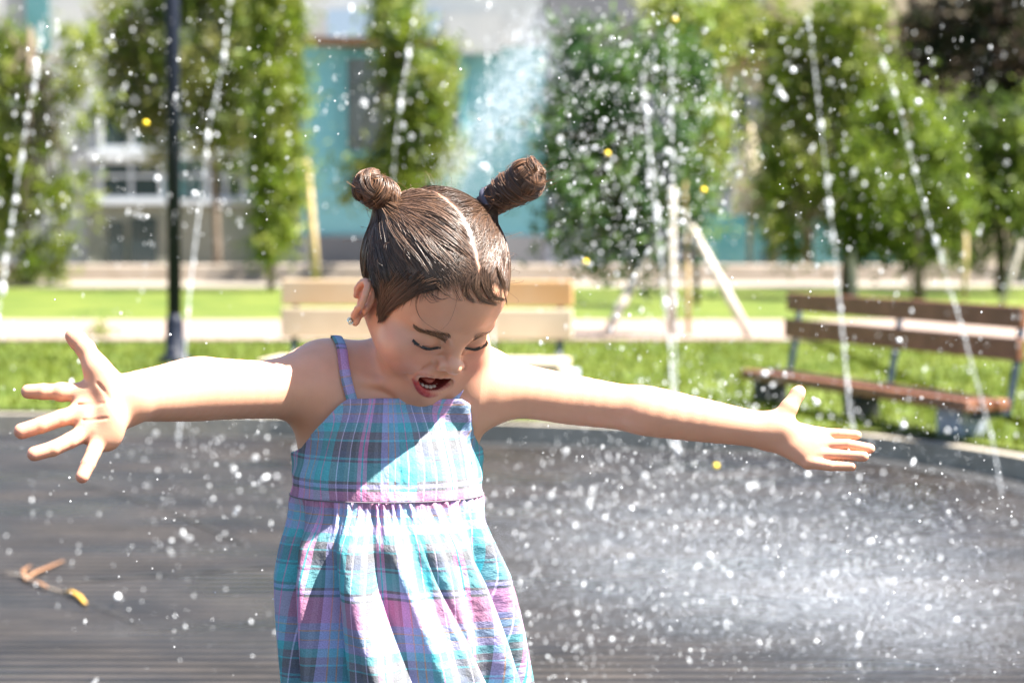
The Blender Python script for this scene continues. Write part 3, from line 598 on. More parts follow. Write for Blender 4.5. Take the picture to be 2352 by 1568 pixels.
def surface_nets(sdf, X, Y, Z):
    nx, ny, nz = len(X), len(Y), len(Z)
    def cc(A, st): return (A[0:-1:st][:(len(A) - 1) // st] + A[st::st]) / 2, (A[st::st] - A[0:-1:st][:(len(A) - 1) // st])
    cx, wx = cc(X, 4); cy, wy = cc(Y, 4); cz, wz = cc(Z, 4)
    I = np.stack(np.meshgrid(np.arange(len(cx)), np.arange(len(cy)), np.arange(len(cz)), indexing='ij'), -1).reshape(-1, 3)
    # coarse prefilter by 4x4x4 blocks of blocks
    B = I // 4; uB, inv = np.unique(B[:, 0] * 10 ** 8 + B[:, 1] * 10 ** 4 + B[:, 2], return_inverse=True)
    Ctr = np.stack([cx[I[:, 0]], cy[I[:, 1]], cz[I[:, 2]]], 1)
    cnt = np.bincount(inv); mc = np.stack([np.bincount(inv, Ctr[:, k]) / cnt for k in range(3)], 1); dm = np.zeros(len(uB)); np.maximum.at(dm, inv, np.linalg.norm(Ctr - mc[inv], axis=1))
    db = sdf(mc); keep = (np.abs(db) < dm * 1.25 + .016)[inv]; I = I[keep]; Ctr = Ctr[keep]
    half = np.sqrt(wx[I[:, 0]] ** 2 + wy[I[:, 1]] ** 2 + wz[I[:, 2]] ** 2) / 2
    dd = sdf(Ctr); I = I[np.abs(dd) < half * 1.3 + .0012] * 4
    key = lambda q: (q[..., 0].astype(np.int64) * ny + q[..., 1]) * nz + q[..., 2]
    o5 = np.stack(np.meshgrid(*[np.arange(5)] * 3, indexing='ij'), -1).reshape(-1, 3); pk = np.unique(key((I[:, None] + o5[None]).reshape(-1, 3)))
    ii, jj, kk = pk // (ny * nz), (pk // nz) % ny, pk % nz; D = sdf(np.stack([X[ii], Y[jj], Z[kk]], 1))
    o4 = np.stack(np.meshgrid(*[np.arange(4)] * 3, indexing='ij'), -1).reshape(-1, 3); C = (I[:, None] + o4[None]).reshape(-1, 3)
    oc = np.array([[a, b, c] for a in (0, 1) for b in (0, 1) for c in (0, 1)])
    ids = np.stack([np.searchsorted(pk, key(C + o)) for o in oc], 1); dv = D[ids]; s = dv < 0; act = s.any(1) & ~s.all(1)
    C, ids, dv = C[act], ids[act], dv[act]; P = np.stack([X[ii], Y[jj], Z[kk]], 1)[ids]
    acc = np.zeros((len(C), 3)); n_ = np.zeros(len(C))
    for a in range(8):
        for b in range(a + 1, 8):
            if np.abs(oc[a] - oc[b]).sum() == 1:
                x = (dv[:, a] < 0) != (dv[:, b] < 0); t = dv[x, a] / (dv[x, a] - dv[x, b]); acc[x] += P[x, a] + (P[x, b] - P[x, a]) * t[:, None]; n_[x] += 1
    V = acc / n_[:, None]; ck = key(C); od = np.argsort(ck); cks = ck[od]
    F = []
    sg = D < 0
    for ax in range(3):
        e = np.zeros(3, int); e[ax] = 1; Q = np.stack([ii, jj, kk], 1); nb_ = key(Q + e); pos = np.searchsorted(pk, nb_); pos[pos >= len(pk)] = 0
        ok = (pk[pos] == nb_) & (sg != sg[pos]); Q = Q[ok]; flip = sg[ok]; u = np.zeros(3, int); u[(ax + 1) % 3] = 1; w_ = np.zeros(3, int); w_[(ax + 2) % 3] = 1
        cells = [key(Q - u - w_), key(Q - w_), key(Q), key(Q - u)]; idx = []; good = np.ones(len(Q), bool)
        for c in cells:
            q = np.searchsorted(cks, c); q[q >= len(cks)] = 0; good &= cks[q] == c; idx.append(od[q])
        f = np.stack(idx, 1)[good]; fl = flip[good]; f[~fl] = f[~fl][:, ::-1]; F.append(f)
    return V, np.concatenate(F)
def grad(sdf, p, e=.0006):
    d0 = sdf(p); g_ = np.stack([sdf(p + np.eye(3)[k] * e) - d0 for k in range(3)], 1); g_ /= np.linalg.norm(g_, axis=1)[:, None] + 1e-9; return d0, g_
V, Fc = surface_nets(body_sdf, XA, YA, ZA)
d0, gN = grad(body_sdf, V); V = V - gN * np.clip(d0, -.001, .001)[:, None]

child = empty('person', (hip[0], TY, 0.0))
tag(child, 'laughing small child in a plaid sundress with arms spread wide and two hair buns', 'person')
# ---- skin vertex colours (lips, dark mouth, blush, brows' roots, scalp), nostril shade painted in
SKIN = np.array([.65, .345, .222]); q = w2h(V); C = np.tile(SKIN, (len(V), 1)); inh = (np.abs(q[:, 0]) < .09) & (q[:, 1] > -.1) & (q[:, 2] > -.14) & (q[:, 2] < .1) & (q[:, 1] < .12)
def blend(mask, col): global C; m_ = np.clip(mask, 0, 1)[:, None] * inh[:, None]; C = C * (1 - m_) + np.array(col) * m_
g1 = lambda c, r: np.exp(-(((q - np.array(c)) / np.array(r)) ** 2).sum(1))
for s in (-1, 1):
    blend(g1((s * .038, .068, -.058), (.022, .03, .019)) * .6, (.68, .25, .19)); blend(g1((s * .03, .08, -.036), (.016, .02, .008)) * .55, (.48, .17, .12))  # redder cheeks, darker red-brown patch under each closed eye
    blend(g1((s * .075, .005, -.039), (.012, .010, .014)) * .8, (.55, .17, .10)); blend(g1((s * .075, -.01, -.01), (.012, .012, .012)) * .4, (.66, .27, .18))
    blend(g1((s * .0055, .0925, -.0560), (.0022, .005, .0022)) * .7, (.20, .06, .04))  # dark colour in the nostril recess stands in for shade
ml = np.array([mouthpt(2 * math.pi * i / 48) for i in range(48)]); dl = np.full(len(V), 9.); k = np.where(inh)[0]
dl[k] = np.sqrt(((q[k][:, None] - ml[None]) ** 2).sum(2)).min(1); low = np.clip((MC[2] + .004 - q[:, 2]) / .006, 0, 1)
blend(np.clip((.0030 + .0026 * low - dl) / .0015, 0, 1) * (.5 + .5 * low), (.40, .045, .045))
_zz = q[:, 2] - MC[2] - .0080 * ((q[:, 0] - MC[0]) / MW) ** 2
inside = inh & ((((q[:, 0] - MC[0]) / (MW * .97)) ** 2 + (_zz / np.where(_zz > 0, MHt * .70, MHt * .93)) ** 2) < 1) & (q[:, 1] < .0865 - 10 * q[:, 0] ** 2) & (q[:, 1] > .04)
C[inside] = (.16, .02, .018)
def az(q_): return np.degrees(np.arctan2(np.abs(q_[:, 0]), q_[:, 1]))
HAZ = np.array([0, 20, 40, 58, 70, 78, 84, 90, 105, 125, 180]); HUZ = np.array([.047, .039, .024, .010, -.012, -.026, -.030, -.012, -.050, -.068, -.074])
hair_line = lambda q_: np.interp(az(q_), HAZ, HUZ)
sc = np.clip((q[:, 2] - hair_line(q)) / .010, 0, 1) * (dl > .03); earm = (np.abs(q[:, 0]) > .0705) & (q[:, 1] > -.013) & (q[:, 1] < .018) & (q[:, 2] < -.011); sc[earm] = 0
pz = np.interp(q[:, 1], [-.09, -.05, -.02, .01, .04, .09], [-.018, -.013, -.010, -.0045, -.003, .001]); part = np.exp(-((q[:, 0] - pz - .0006 * np.sin(q[:, 1] * 420)) / .0013) ** 2) * (q[:, 1] > -.06)
blend(sc * (1 - .88 * part) * .94, (.045, .026, .018))
# finger tips and knuckle creases slightly redder
for tip in ((166, 772, YHL - .018), (60, 899, YHL), (48, 990, YHL - .02), (78, 1042, YHL - .026), (189, 1096, YHL - .018)):
    m_ = np.exp(-(np.linalg.norm(V - WHL(*tip), axis=1) / .010) ** 2)[:, None] * .55; C = C * (1 - m_) + np.array([.72, .26, .19]) * m_
SKM = attr_mat('skin', .42, .42, sss=.30, bump=.06, bscale=700, nz=.10)
body = mesh_obj('body', V, Fc, SKM, child, True, C)
def hit(px, py, lift=0.0, y0=2.36): # first point of the skin seen at a photo pixel
    px = np.atleast_1d(px).astype(float); py = np.atleast_1d(py).astype(float)
    r_ = np.array([ray(a, b) for a, b in zip(px, py)]); r_ /= np.linalg.norm(r_, axis=1)[:, None]; t = y0 / r_[:, 1]
    for _ in range(60):
        d = body_sdf(CPOS + r_ * t[:, None]) - lift; t = t + np.clip(d, -.01, .02) * .9
    return CPOS + r_ * t[:, None]
def surf(hp, lift=0.0): # push head-space points on to the skin
    p = h2w(hp)
    for _ in range(6):
        d, g_ = grad(body_sdf, p); p = p - g_ * (d - lift)[:, None]
    return p
# ---- hair
HAIRM = bpy.data.materials.new('wet_brown_hair'); HAIRM.use_nodes = True; hn = HAIRM.node_tree; hb = hn.nodes['Principled BSDF']
hv = hn.nodes.new('ShaderNodeVertexColor'); hv.layer_name = 'Col'; hn.links.new(hv.outputs[0], hb.inputs['Base Color'])
hb.inputs['Roughness'].default_value = .36; hb.inputs['Specular IOR Level'].default_value = .65
def strands(name, paths, radii, cols, parent, n_=3):
    # paths (S, K, 3), radii (S, K)
    P = np.asarray(paths); S, K, _ = P.shape; T = np.gradient(P, axis=1); T /= np.linalg.norm(T, axis=2)[..., None] + 1e-12
    up = np.array([.3, .5, .8]); A = np.cross(T, up); A /= np.linalg.norm(A, axis=2)[..., None] + 1e-12; B = np.cross(T, A)
    v = np.stack([P + (A * math.cos(2 * math.pi * k / n_) + B * math.sin(2 * math.pi * k / n_)) * radii[..., None] for k in range(n_)], 2) # S,K,n,3
    idx = np.arange(S * K * n_).reshape(S, K, n_); f = []
    for k in range(n_):
        k2 = (k + 1) % n_; f.append(np.stack([idx[:, :-1, k], idx[:, :-1, k2], idx[:, 1:, k2], idx[:, 1:, k]], -1).reshape(-1, 4))
    c = np.repeat(np.repeat(cols[:, None, None], K, 1), n_, 2).reshape(-1, 3)
    return mesh_obj(name, v.reshape(-1, 3), np.concatenate(f), HAIRM, parent, True, c)
def hcols(S, warm=0.0): return np.clip(np.array([.050, .028, .018]) * rng.uniform(.4, 2.0, (S, 1)) * np.array([1, 1, 1]) + .03 * rng.random((S, 1)) ** 3 * np.array([1.4, .8, .45]) + warm * rng.random((S, 1)) ** 2 * np.array([.20, .085, .03]), 0, 1)
ELr = np.array([.0725, .086, .0765]); ELc = np.array([0, -.004, .008])
BUN = {-1: w2h(W(888, 482, 2.52)), 1: w2h(W(1140, 462, 2.54))}

for s in BUN:
    d_ = (BUN[s] - ELc) / ELr; BUN[s] = d_ / np.linalg.norm(d_)

paths = []; rads = []; K = 16
for s in (-1, 1):
    bd = BUN[s]; m_ = 0
    # roots everywhere on this side of the scalp, more of them near part and hairline
    u = rng.normal(size=(40000, 3)); u /= np.linalg.norm(u, axis=1)[:, None]; u = u[((u[:, 0] * ELr[0] - np.interp(u[:, 1] * ELr[1], [-.09, -.05, -.02, .01, .04, .09], [-.018, -.013, -.010, -.0045, -.003, .001])) * s > 0)]
    p = u * ELr + ELc; ok = (p[:, 2] > hair_line(p) + .002); er = (np.abs(p[:, 0]) > .055) & (p[:, 1] > -.014) & (p[:, 1] < .014) & (p[:, 2] < -.014); ok &= ~er
    ok &= np.abs(p[:, 0] - np.interp(p[:, 1], [-.09, -.05, -.02, .01, .04, .09], [-.018, -.013, -.010, -.0045, -.003, .001])) > .0011
    u = u[ok]; p = p[ok]; dbun = np.arccos(np.clip(u @ bd, -1, 1)); pr = np.exp(-np.abs(p[:, 0]) / .012) * 1.6 + np.exp(-np.clip(p[:, 2] - hair_line(p), 0, 1) / .008) * 2.2 + .25
    sel = rng.choice(len(u), 7600, replace=False, p=pr / pr.sum()); u = u[sel]; dbun = dbun[sel]
    # polar angle round the bun, quantised into wet locks
    t1 = np.cross(bd, [0, 1, 0]); t1 /= np.linalg.norm(t1); t2 = np.cross(bd, t1); ang = np.arctan2(u @ t2, u @ t1)
    lock = np.round(ang * 11 + .5 * np.sin(ang * 5 + s)) / 11; dang = ang - lock
    hgt = .0014 + .0011 * np.clip(1 - np.abs(dang) / .05, 0, 1) * (.4 + .6 * np.sin(ang * 5.3 + 1) ** 2) + .0009 * np.sin(ang * 23 + dbun * 5) + .0008 * np.sin(ang * 61 - dbun * 9) + rng.uniform(0, .0016, len(u))
    tt = np.linspace(0, 1, K)[None, :]; om = dbun[:, None]; so = np.sin(om) + 1e-6
    tgt = bd[None] + (t1[None] * np.cos(lock)[:, None] + t2[None] * np.sin(lock)[:, None]) * rng.uniform(.03, .10, (len(u), 1)); tgt /= np.linalg.norm(tgt, axis=1)[:, None]
    wob = (.035 * np.sin(tt * 5 + lock[:, None] * 9) + .02 * np.sin(tt * 9 + rng.uniform(0, 6.28, (len(u), 1))) + .03 * rng.normal(size=(len(u), 1))) * np.sin(tt * math.pi)
    dirs = (np.sin((1 - tt) * om) / so)[..., None] * u[:, None] + (np.sin(tt * om) / so)[..., None] * tgt[:, None] + np.cross(bd, u)[:, None] * wob[..., None]
    # gravity-like bow: strands leave the hairline combed backwards
    dirs /= np.linalg.norm(dirs, axis=2)[..., None]
    hh = hgt[:, None] * np.minimum(1, tt * 6 + .25) + .009 * np.clip((tt - .80) / .20, 0, 1) ** 2
    P = ELc + dirs * (ELr + hh[..., None]); paths.append(h2w(P)); rads.append(.00031 * rng.uniform(.8, 1.5, (len(u), 1)) * np.minimum(1, np.minimum(tt * 8 + .3, 1)))
# lift anything that would sink under the forehead bulge
PP = np.concatenate(paths); RR = np.concatenate(rads); sh = PP.shape; fl_ = PP.reshape(-1, 3)
for _ in range(2):
    d, g_ = grad(body_sdf, fl_); fl_ = fl_ + g_ * np.clip(.0012 - d, 0, .02)[:, None]
PP = fl_.reshape(sh)
hair = strands('hair', PP, RR * HS, hcols(len(PP), .25), child)
# loose locks: sideburn lock before the near ear, wisps on the forehead, stray fly-aways
def pxcurve(pts, lift, K=14):
    pts = np.array(pts, float); t = np.linspace(0, 1, len(pts)); tt = np.linspace(0, 1, K); x = np.interp(tt, t, pts[:, 0]); y = np.interp(tt, t, pts[:, 1])
    for _ in range(2): x[1:-1] = (x[:-2] + 2 * x[1:-1] + x[2:]) / 4; y[1:-1] = (y[:-2] + 2 * y[1:-1] + y[2:]) / 4
    return np.stack([x, y, np.full(K, lift)], 1)
ls = []; lr = []
def lockset(pts, n_, spread, lift, r, tip=.3, taper_spread=True):
    base = np.array(pts, float)
    for _ in range(n_):
        o = rng.normal(size=2) * spread; w_ = np.linspace(1, .25, len(base))[:, None] if taper_spread else 1
        ls.append(pxcurve(base + o * w_ + rng.normal(size=base.shape) * spread * .12, lift + rng.uniform(0, .0015))); lr.append(np.linspace(1, tip, 14) * r)
lockset([(905, 610), (885, 650), (876, 690), (873, 735)], 60, 9, .0015, .0006)
lockset([(960, 640), (915, 680), (890, 705), (872, 738)], 70, 9, .0015, .0006)
lockset([(935, 640), (900, 668), (880, 700), (868, 725)], 50, 9, .0015, .0006)
lockset([(1000, 655), (960, 665), (925, 690), (905, 700)], 45, 7, .0012, .0005)
lockset([(860, 600), (862, 640), (872, 680), (870, 715)], 40, 8, .0015, .0006)
lockset([(1112, 628), (1118, 660), (1132, 684), (1158, 688)], 70, 7, .0014, .00038)
lockset([(1098, 632), (1094, 664), (1108, 690), (1140, 700)], 60, 6, .0012, .00035)
lockset([(1085, 632), (1068, 660), (1072, 680), (1090, 694)], 40, 7, .0012, .00032)
lockset([(1150, 620), (1160, 650), (1164, 680), (1166, 700)], 60, 5, .0016, .00034)
lockset([(962, 672), (952, 700), (965, 735), (1000, 757), (1018, 764)], 2, 2, .0010, .00024)
lockset([(1052, 655), (1054, 690), (1040, 735), (1022, 755), (1000, 766)], 1, 3, .0012, .0002)
for xx in range(905, 1165, 5): # short baby hair softening the hairline
    y_ = float(np.interp(xx, [905, 945, 1000, 1042, 1080, 1165], [716, 690, 674, 664, 672, 700])); dx_ = float(np.interp(xx, [905, 1040, 1165], [-14, 2, 16]))
    lockset([(xx, y_ - 22), (xx + dx_ * .4, y_ - 8), (xx + dx_, y_ + 8)], 4, 4, .0006, .00020, .2, False)
lockset([(1040, 660), (1052, 685), (1060, 690)], 5, 8, .0012, .0004); lockset([(1000, 665), (1020, 682), (1036, 680)], 5, 8, .0012, .0004)
lockset([(1090, 665), (1096, 690), (1112, 696)], 6, 9, .0012, .0004); lockset([(1120, 655), (1128, 680), (1140, 690)], 6, 8, .0012, .0004); lockset([(975, 668), (990, 690), (1008, 690)], 4, 7, .0012, .0004)
ls = np.array(ls); lp = hit(ls[..., 0].ravel(), ls[..., 1].ravel(), ls[..., 2].ravel()).reshape(ls.shape)
okk = (np.linalg.norm(lp - HC, axis=2).max(1) < .135) & (np.linalg.norm(np.diff(lp, axis=1), axis=2).max(1) < .012); lp = lp[okk]; lr = np.array(lr)[okk]; ls = lp
tag(strands('loose_hair', lp, np.array(lr), hcols(len(ls), .1), hair))
fa = 150; fu = rng.normal(size=(fa, 3)); fu[:, 2] = np.abs(fu[:, 2]); fu /= np.linalg.norm(fu, axis=1)[:, None]; ft = np.linspace(0, 1, 12)[None, :, None]; fd = rng.normal(size=(fa, 3)); fd /= np.linalg.norm(fd, axis=1)[:, None]
fp = fu * (ELr + .001) + ELc; fk = fp[:, 2] > hair_line(fp) + .01; fu, fd, fp = fu[fk], fd[fk], fp[fk]; fl2 = rng.uniform(.012, .035, (len(fu), 1, 1))
FP = fp[:, None] + fd[:, None] * fl2 * ft * (1 - .3 * ft) + fu[:, None] * (.012 * np.sin(ft * 2.6) * rng.uniform(.2, 1, (len(fu), 1, 1)))
tag(strands('flyaway_hair', h2w(FP), np.full(FP.shape[:2], .00016), hcols(len(FP), 1.0), hair))
# buns: locks of hair wound and twisted round an axis
def bun(name, p0, p1, prof, turns, n_locks, n_, parent, frizz, tilt, lockr):
    a = np.array(p0); b = np.array(p1); ax = (b - a); L = np.linalg.norm(ax); ax /= L; e1 = np.cross(ax, [0, 1, 0.2]); e1 /= np.linalg.norm(e1); e2 = np.cross(ax, e1)
    pf = lambda t: np.interp(t, *prof)
    nn_ = 20; ts = np.linspace(0, 1, 14); core = MB()
    core.tube([tuple(a + ax * L * t) for t in ts], [float(pf(t)) * .86 for t in ts], nn_)
    Kk = 46; tt = np.linspace(0, 1, Kk); PP = []; RR = []
    def frame(C_):
        T = np.gradient(C_, axis=0); T /= np.linalg.norm(T, axis=1)[:, None] + 1e-9; rd = C_ - (a + np.outer((C_ - a) @ ax, ax)); rd /= np.linalg.norm(rd, axis=1)[:, None] + 1e-9; return T, rd, np.cross(T, rd)
    for l_ in range(n_locks):
        s0 = (l_ + rng.uniform(-.3, .3)) / n_locks * .95 - .12; ln_ = rng.uniform(.28, .5); ph = rng.uniform(0, 6.28); tl = rng.normal() * tilt; lr_ = lockr * rng.uniform(.7, 1.25)
        t = np.clip(s0 + ln_ * tt + tl * np.sin(tt * 2 * math.pi * turns * ln_ + ph), 0.0, 1.0); phase = ph + 2 * math.pi * turns * ln_ * tt * 1.6
        rr = pf(t) * (.90 + .08 * np.sin(tt * 7 + ph * 3)); C_ = a + np.outer(L * t, ax) + (np.outer(np.cos(phase), e1) + np.outer(np.sin(phase), e2)) * rr[:, None]
        T, rd, sd = frame(C_); m_ = n_ // n_locks; q1 = rng.random(m_) ** .5; q2 = rng.uniform(0, 6.28, m_); env = np.sin(np.pi * np.clip(tt * .92 + .04, 0, 1)) ** .35 * lr_
        for i in range(m_):
            g2 = q2[i] + tt * 2.2 * 1.0; PP.append(C_ + rd * (q1[i] * np.sin(g2) * env)[:, None] * .55 + sd * (q1[i] * np.cos(g2) * env)[:, None] + rng.normal(size=3) * .0005 + rd * (.0009 * np.sin(tt * rng.uniform(6, 16) + rng.uniform(0, 6.28)))[:, None] + ax * (.0009 * np.sin(tt * rng.uniform(5, 14) + rng.uniform(0, 6.28)))[:, None]); RR.append(np.full(Kk, .00042 * rng.uniform(.7, 1.4)))
    tipc = a + ax * L * .80; rt = float(pf(.72))
    for l_ in range(7): # locks tucked over the end
        dz = rng.uniform(0, 6.28); d1 = e1 * math.cos(dz) + e2 * math.sin(dz); off = (np.cross(ax, d1)) * rng.uniform(-.6, .6) * rt; al = np.linspace(-1.5, 1.5, Kk) + rng.uniform(-.3, .3); lr_ = lockr * rng.uniform(.6, 1.0)
        C_ = tipc + off + (np.outer(np.cos(al) * rt * .78, ax) + np.outer(np.sin(al) * rt * .95, d1)); T = np.gradient(C_, axis=0); T /= np.linalg.norm(T, axis=1)[:, None]; rd = C_ - tipc; rd /= np.linalg.norm(rd, axis=1)[:, None]; sd = np.cross(T, rd)
        for i in range(n_ // n_locks):
            q1 = rng.random() ** .5 * lr_; q2 = rng.uniform(0, 6.28) + tt * 2.5; PP.append(C_ + rd * (q1 * np.sin(q2))[:, None] * .5 + sd * (q1 * np.cos(q2))[:, None]); RR.append(np.full(Kk, .00042 * rng.uniform(.7, 1.4)))
    o = strands(name, np.array(PP), np.array(RR), hcols(len(PP), .7), parent)
    c_ = mesh_obj('core', core.v, core.f, HAIRM, o, True, np.tile([.016, .009, .006], (len(core.v), 1)))
    m_ = frizz; K3 = 10; t3 = np.linspace(0, 1, K3)[None]; s0 = rng.uniform(.3, 1.0, m_); p3 = rng.uniform(0, 6.28, m_); r0_ = pf(s0)
    base = a + ax * (L * s0)[:, None] + (e1 * np.cos(p3)[:, None] + e2 * np.sin(p3)[:, None]) * r0_[:, None] * .95
    dr = (base - (a + ax * L * .5)); dr /= np.linalg.norm(dr, axis=1)[:, None]; tn = np.cross(ax, dr); Ls = rng.uniform(.004, .013, m_)
    P3 = base[:, None] + dr[:, None] * (Ls[:, None] * t3 * .6)[..., None] + tn[:, None] * (Ls[:, None] * np.sin(t3 * 2.5))[..., None] + ax * (Ls[:, None] * t3 ** 2 * rng.normal(size=(m_, 1)))[..., None]
    strands('stray_hair', P3, np.ones((m_, K3)) * .0002, hcols(m_, 1.4), o)
    return o
BL0, BL1 = W(912, 486, 2.535), W(832, 413, 2.505)
BR0, BR1 = W(1116, 470, 2.548), W(1236, 396, 2.515)
bun('bun', BL0, BL1, ([0, .08, .2, .4, .6, .8, .93, 1], [.007, .010, .0145, .0175, .0180, .0155, .010, .003]), 1.4, 10, 800, hair, 90, .12, .0080)
bun('bun', BR0, BR1, ([0, .1, .25, .5, .75, .9, .97, 1], [.011, .013, .0155, .0170, .0195, .0185, .013, .004]), 2.1, 11, 1100, hair, 190, .07, .0100)
TIE = mat('grey_elastic', (.07, .07, .10), .5, .4, bump=.2)
def ring(c, ax, R, r_, sq=1.6, sqr=2.0):
    ax = np.array(ax) / np.linalg.norm(ax); e1 = np.cross(ax, [0, 1, .2]); e1 /= np.linalg.norm(e1); e2 = np.cross(ax, e1); v = []; n1, n2 = 36, 10
    for i in range(n1):
        a = 2 * math.pi * i / n1; k = 1 / (abs(math.cos(a)) ** sqr + abs(math.sin(a)) ** sqr) ** (1 / sqr); d = e1 * math.cos(a) + e2 * math.sin(a)
        for j in range(n2): b = 2 * math.pi * j / n2; v.append(c + d * (R * k + r_ * math.cos(b)) + ax * r_ * sq * math.sin(b))
    return v, [(i * n2 + j, i * n2 + (j + 1) % n2, ((i + 1) % n1) * n2 + (j + 1) % n2, ((i + 1) % n1) * n2 + j) for i in range(n1) for j in range(n2)]
v, f = ring(BL0 + (BL1 - BL0) * .07, BL1 - BL0, .0150, .0024, 2.6, 4); mesh_obj('hair_tie', v, f, TIE, hair)
v, f = ring(BR0 + (BR1 - BR0) * .10, BR1 - BR0, .0150, .0028, 1.6, 2); mesh_obj('hair_tie', v, f, TIE, hair)
# ---- eyebrows and lashes: short hairs rooted on the skin
BROWM = HAIRM
def headhairs(name, root, tipd, r, n_, parent, lift=.0003, K=5):
    rt = np.array(root); P = []
    for i in range(len(rt)):
        t = np.linspace(0, 1, K)[:, None]; P.append(rt[i] + tipd[i] * t)
    P = np.array(P); w_ = surf(P.reshape(-1, 3), lift).reshape(P.shape); return w_
for s in (-1, 1):
    n_ = 480; t = rng.random(n_) ** 1.15; thick = .0062 * (1 - .72 * t) + .0006
    xs = s * (.0125 + .032 * t); zs = -.0170 + .0040 * t * (1.35 - t) * 1.3 + rng.uniform(-1, 1, n_) * thick; ys = .084 - 9 * xs ** 2
    root = np.stack([xs, ys, zs], 1); tip = np.stack([s * rng.uniform(.003, .006, n_), np.full(n_, -.001), (.0022 - .0035 * t) + rng.normal(0, .0004, n_)], 1)
    P = headhairs('eyebrow', root, tip, .0003, n_, child, .0007)
    strands('eyebrow', P, np.tile([.0003, .00032, .0003, .00024, .0001], (n_, 1)), hcols(n_, .9) * 1.9, child)
    n_ = 110; t = np.linspace(0, 1, n_); xs = s * (.0160 + .0262 * t); zs = -.0318 - .0028 * np.sin(math.pi * t); root = surf(np.stack([xs, .083 - 8 * xs ** 2, zs], 1), .0002)
    dn = np.stack([s * (.0005 + .0018 * t), np.full(n_, .0022), -.0026 - .0008 * t], 1) @ HR.T * HS; kk = np.linspace(0, 1, 5)[None, :, None]
    P = root[:, None] + dn[:, None] * kk + (HR[:, 2] * .0012)[None, None] * kk ** 2
    strands('eyelashes', P, np.tile([.00062, .0005, .00036, .0002, .00008], (n_, 1)), np.tile([.015, .01, .008], (n_, 1)), child)
# ---- teeth, tongue, earring
TM = mat('tooth_enamel', (.50, .38, .32), .18, .6); g = MB()
for i in range(9):
    a = math.pi * (1.12 + .76 * i / 8); x = .0165 * math.cos(a); y = .064 - .0165 * math.sin(a) * .95; c = h2w((x + MC[0], y + .0020, MC[2] - .0108)); g.ball(c, (.0029, .0024, .0027), 10, 7)
g.build('teeth', TM, child, True)
TG = MB(); TG.ball((0, 0, 0), (1, 1, 1), 24, 16); tv = np.array(TG.v) * np.array([.0125, .022, .0055]); tv[:, 2] += .002 * (np.abs(tv[:, 0]) / .012) - .001; tv = h2w(tv + np.array([MC[0], .057, MC[2] - .0060]))
mesh_obj('tongue', tv, TG.f, mat('tongue_flesh', (.50, .13, .11), .3, .5, bump=.2, bscale=500), child)
er = surf(np.array([[-.080, .007, -.062]]), .001)[0]; v, f = ring(er + np.array([0, -.001, -.001]), [.3, -1, .2], .0032, .0011, 1, 2)
g = MB(); g.add(v, f); g.ball(er + np.array([0, -.002, -.001]), .0022, 10, 7); g.build('earring', mat('earring_metal', (.80, .78, .62), .15, .5, metal=.8), child, True)

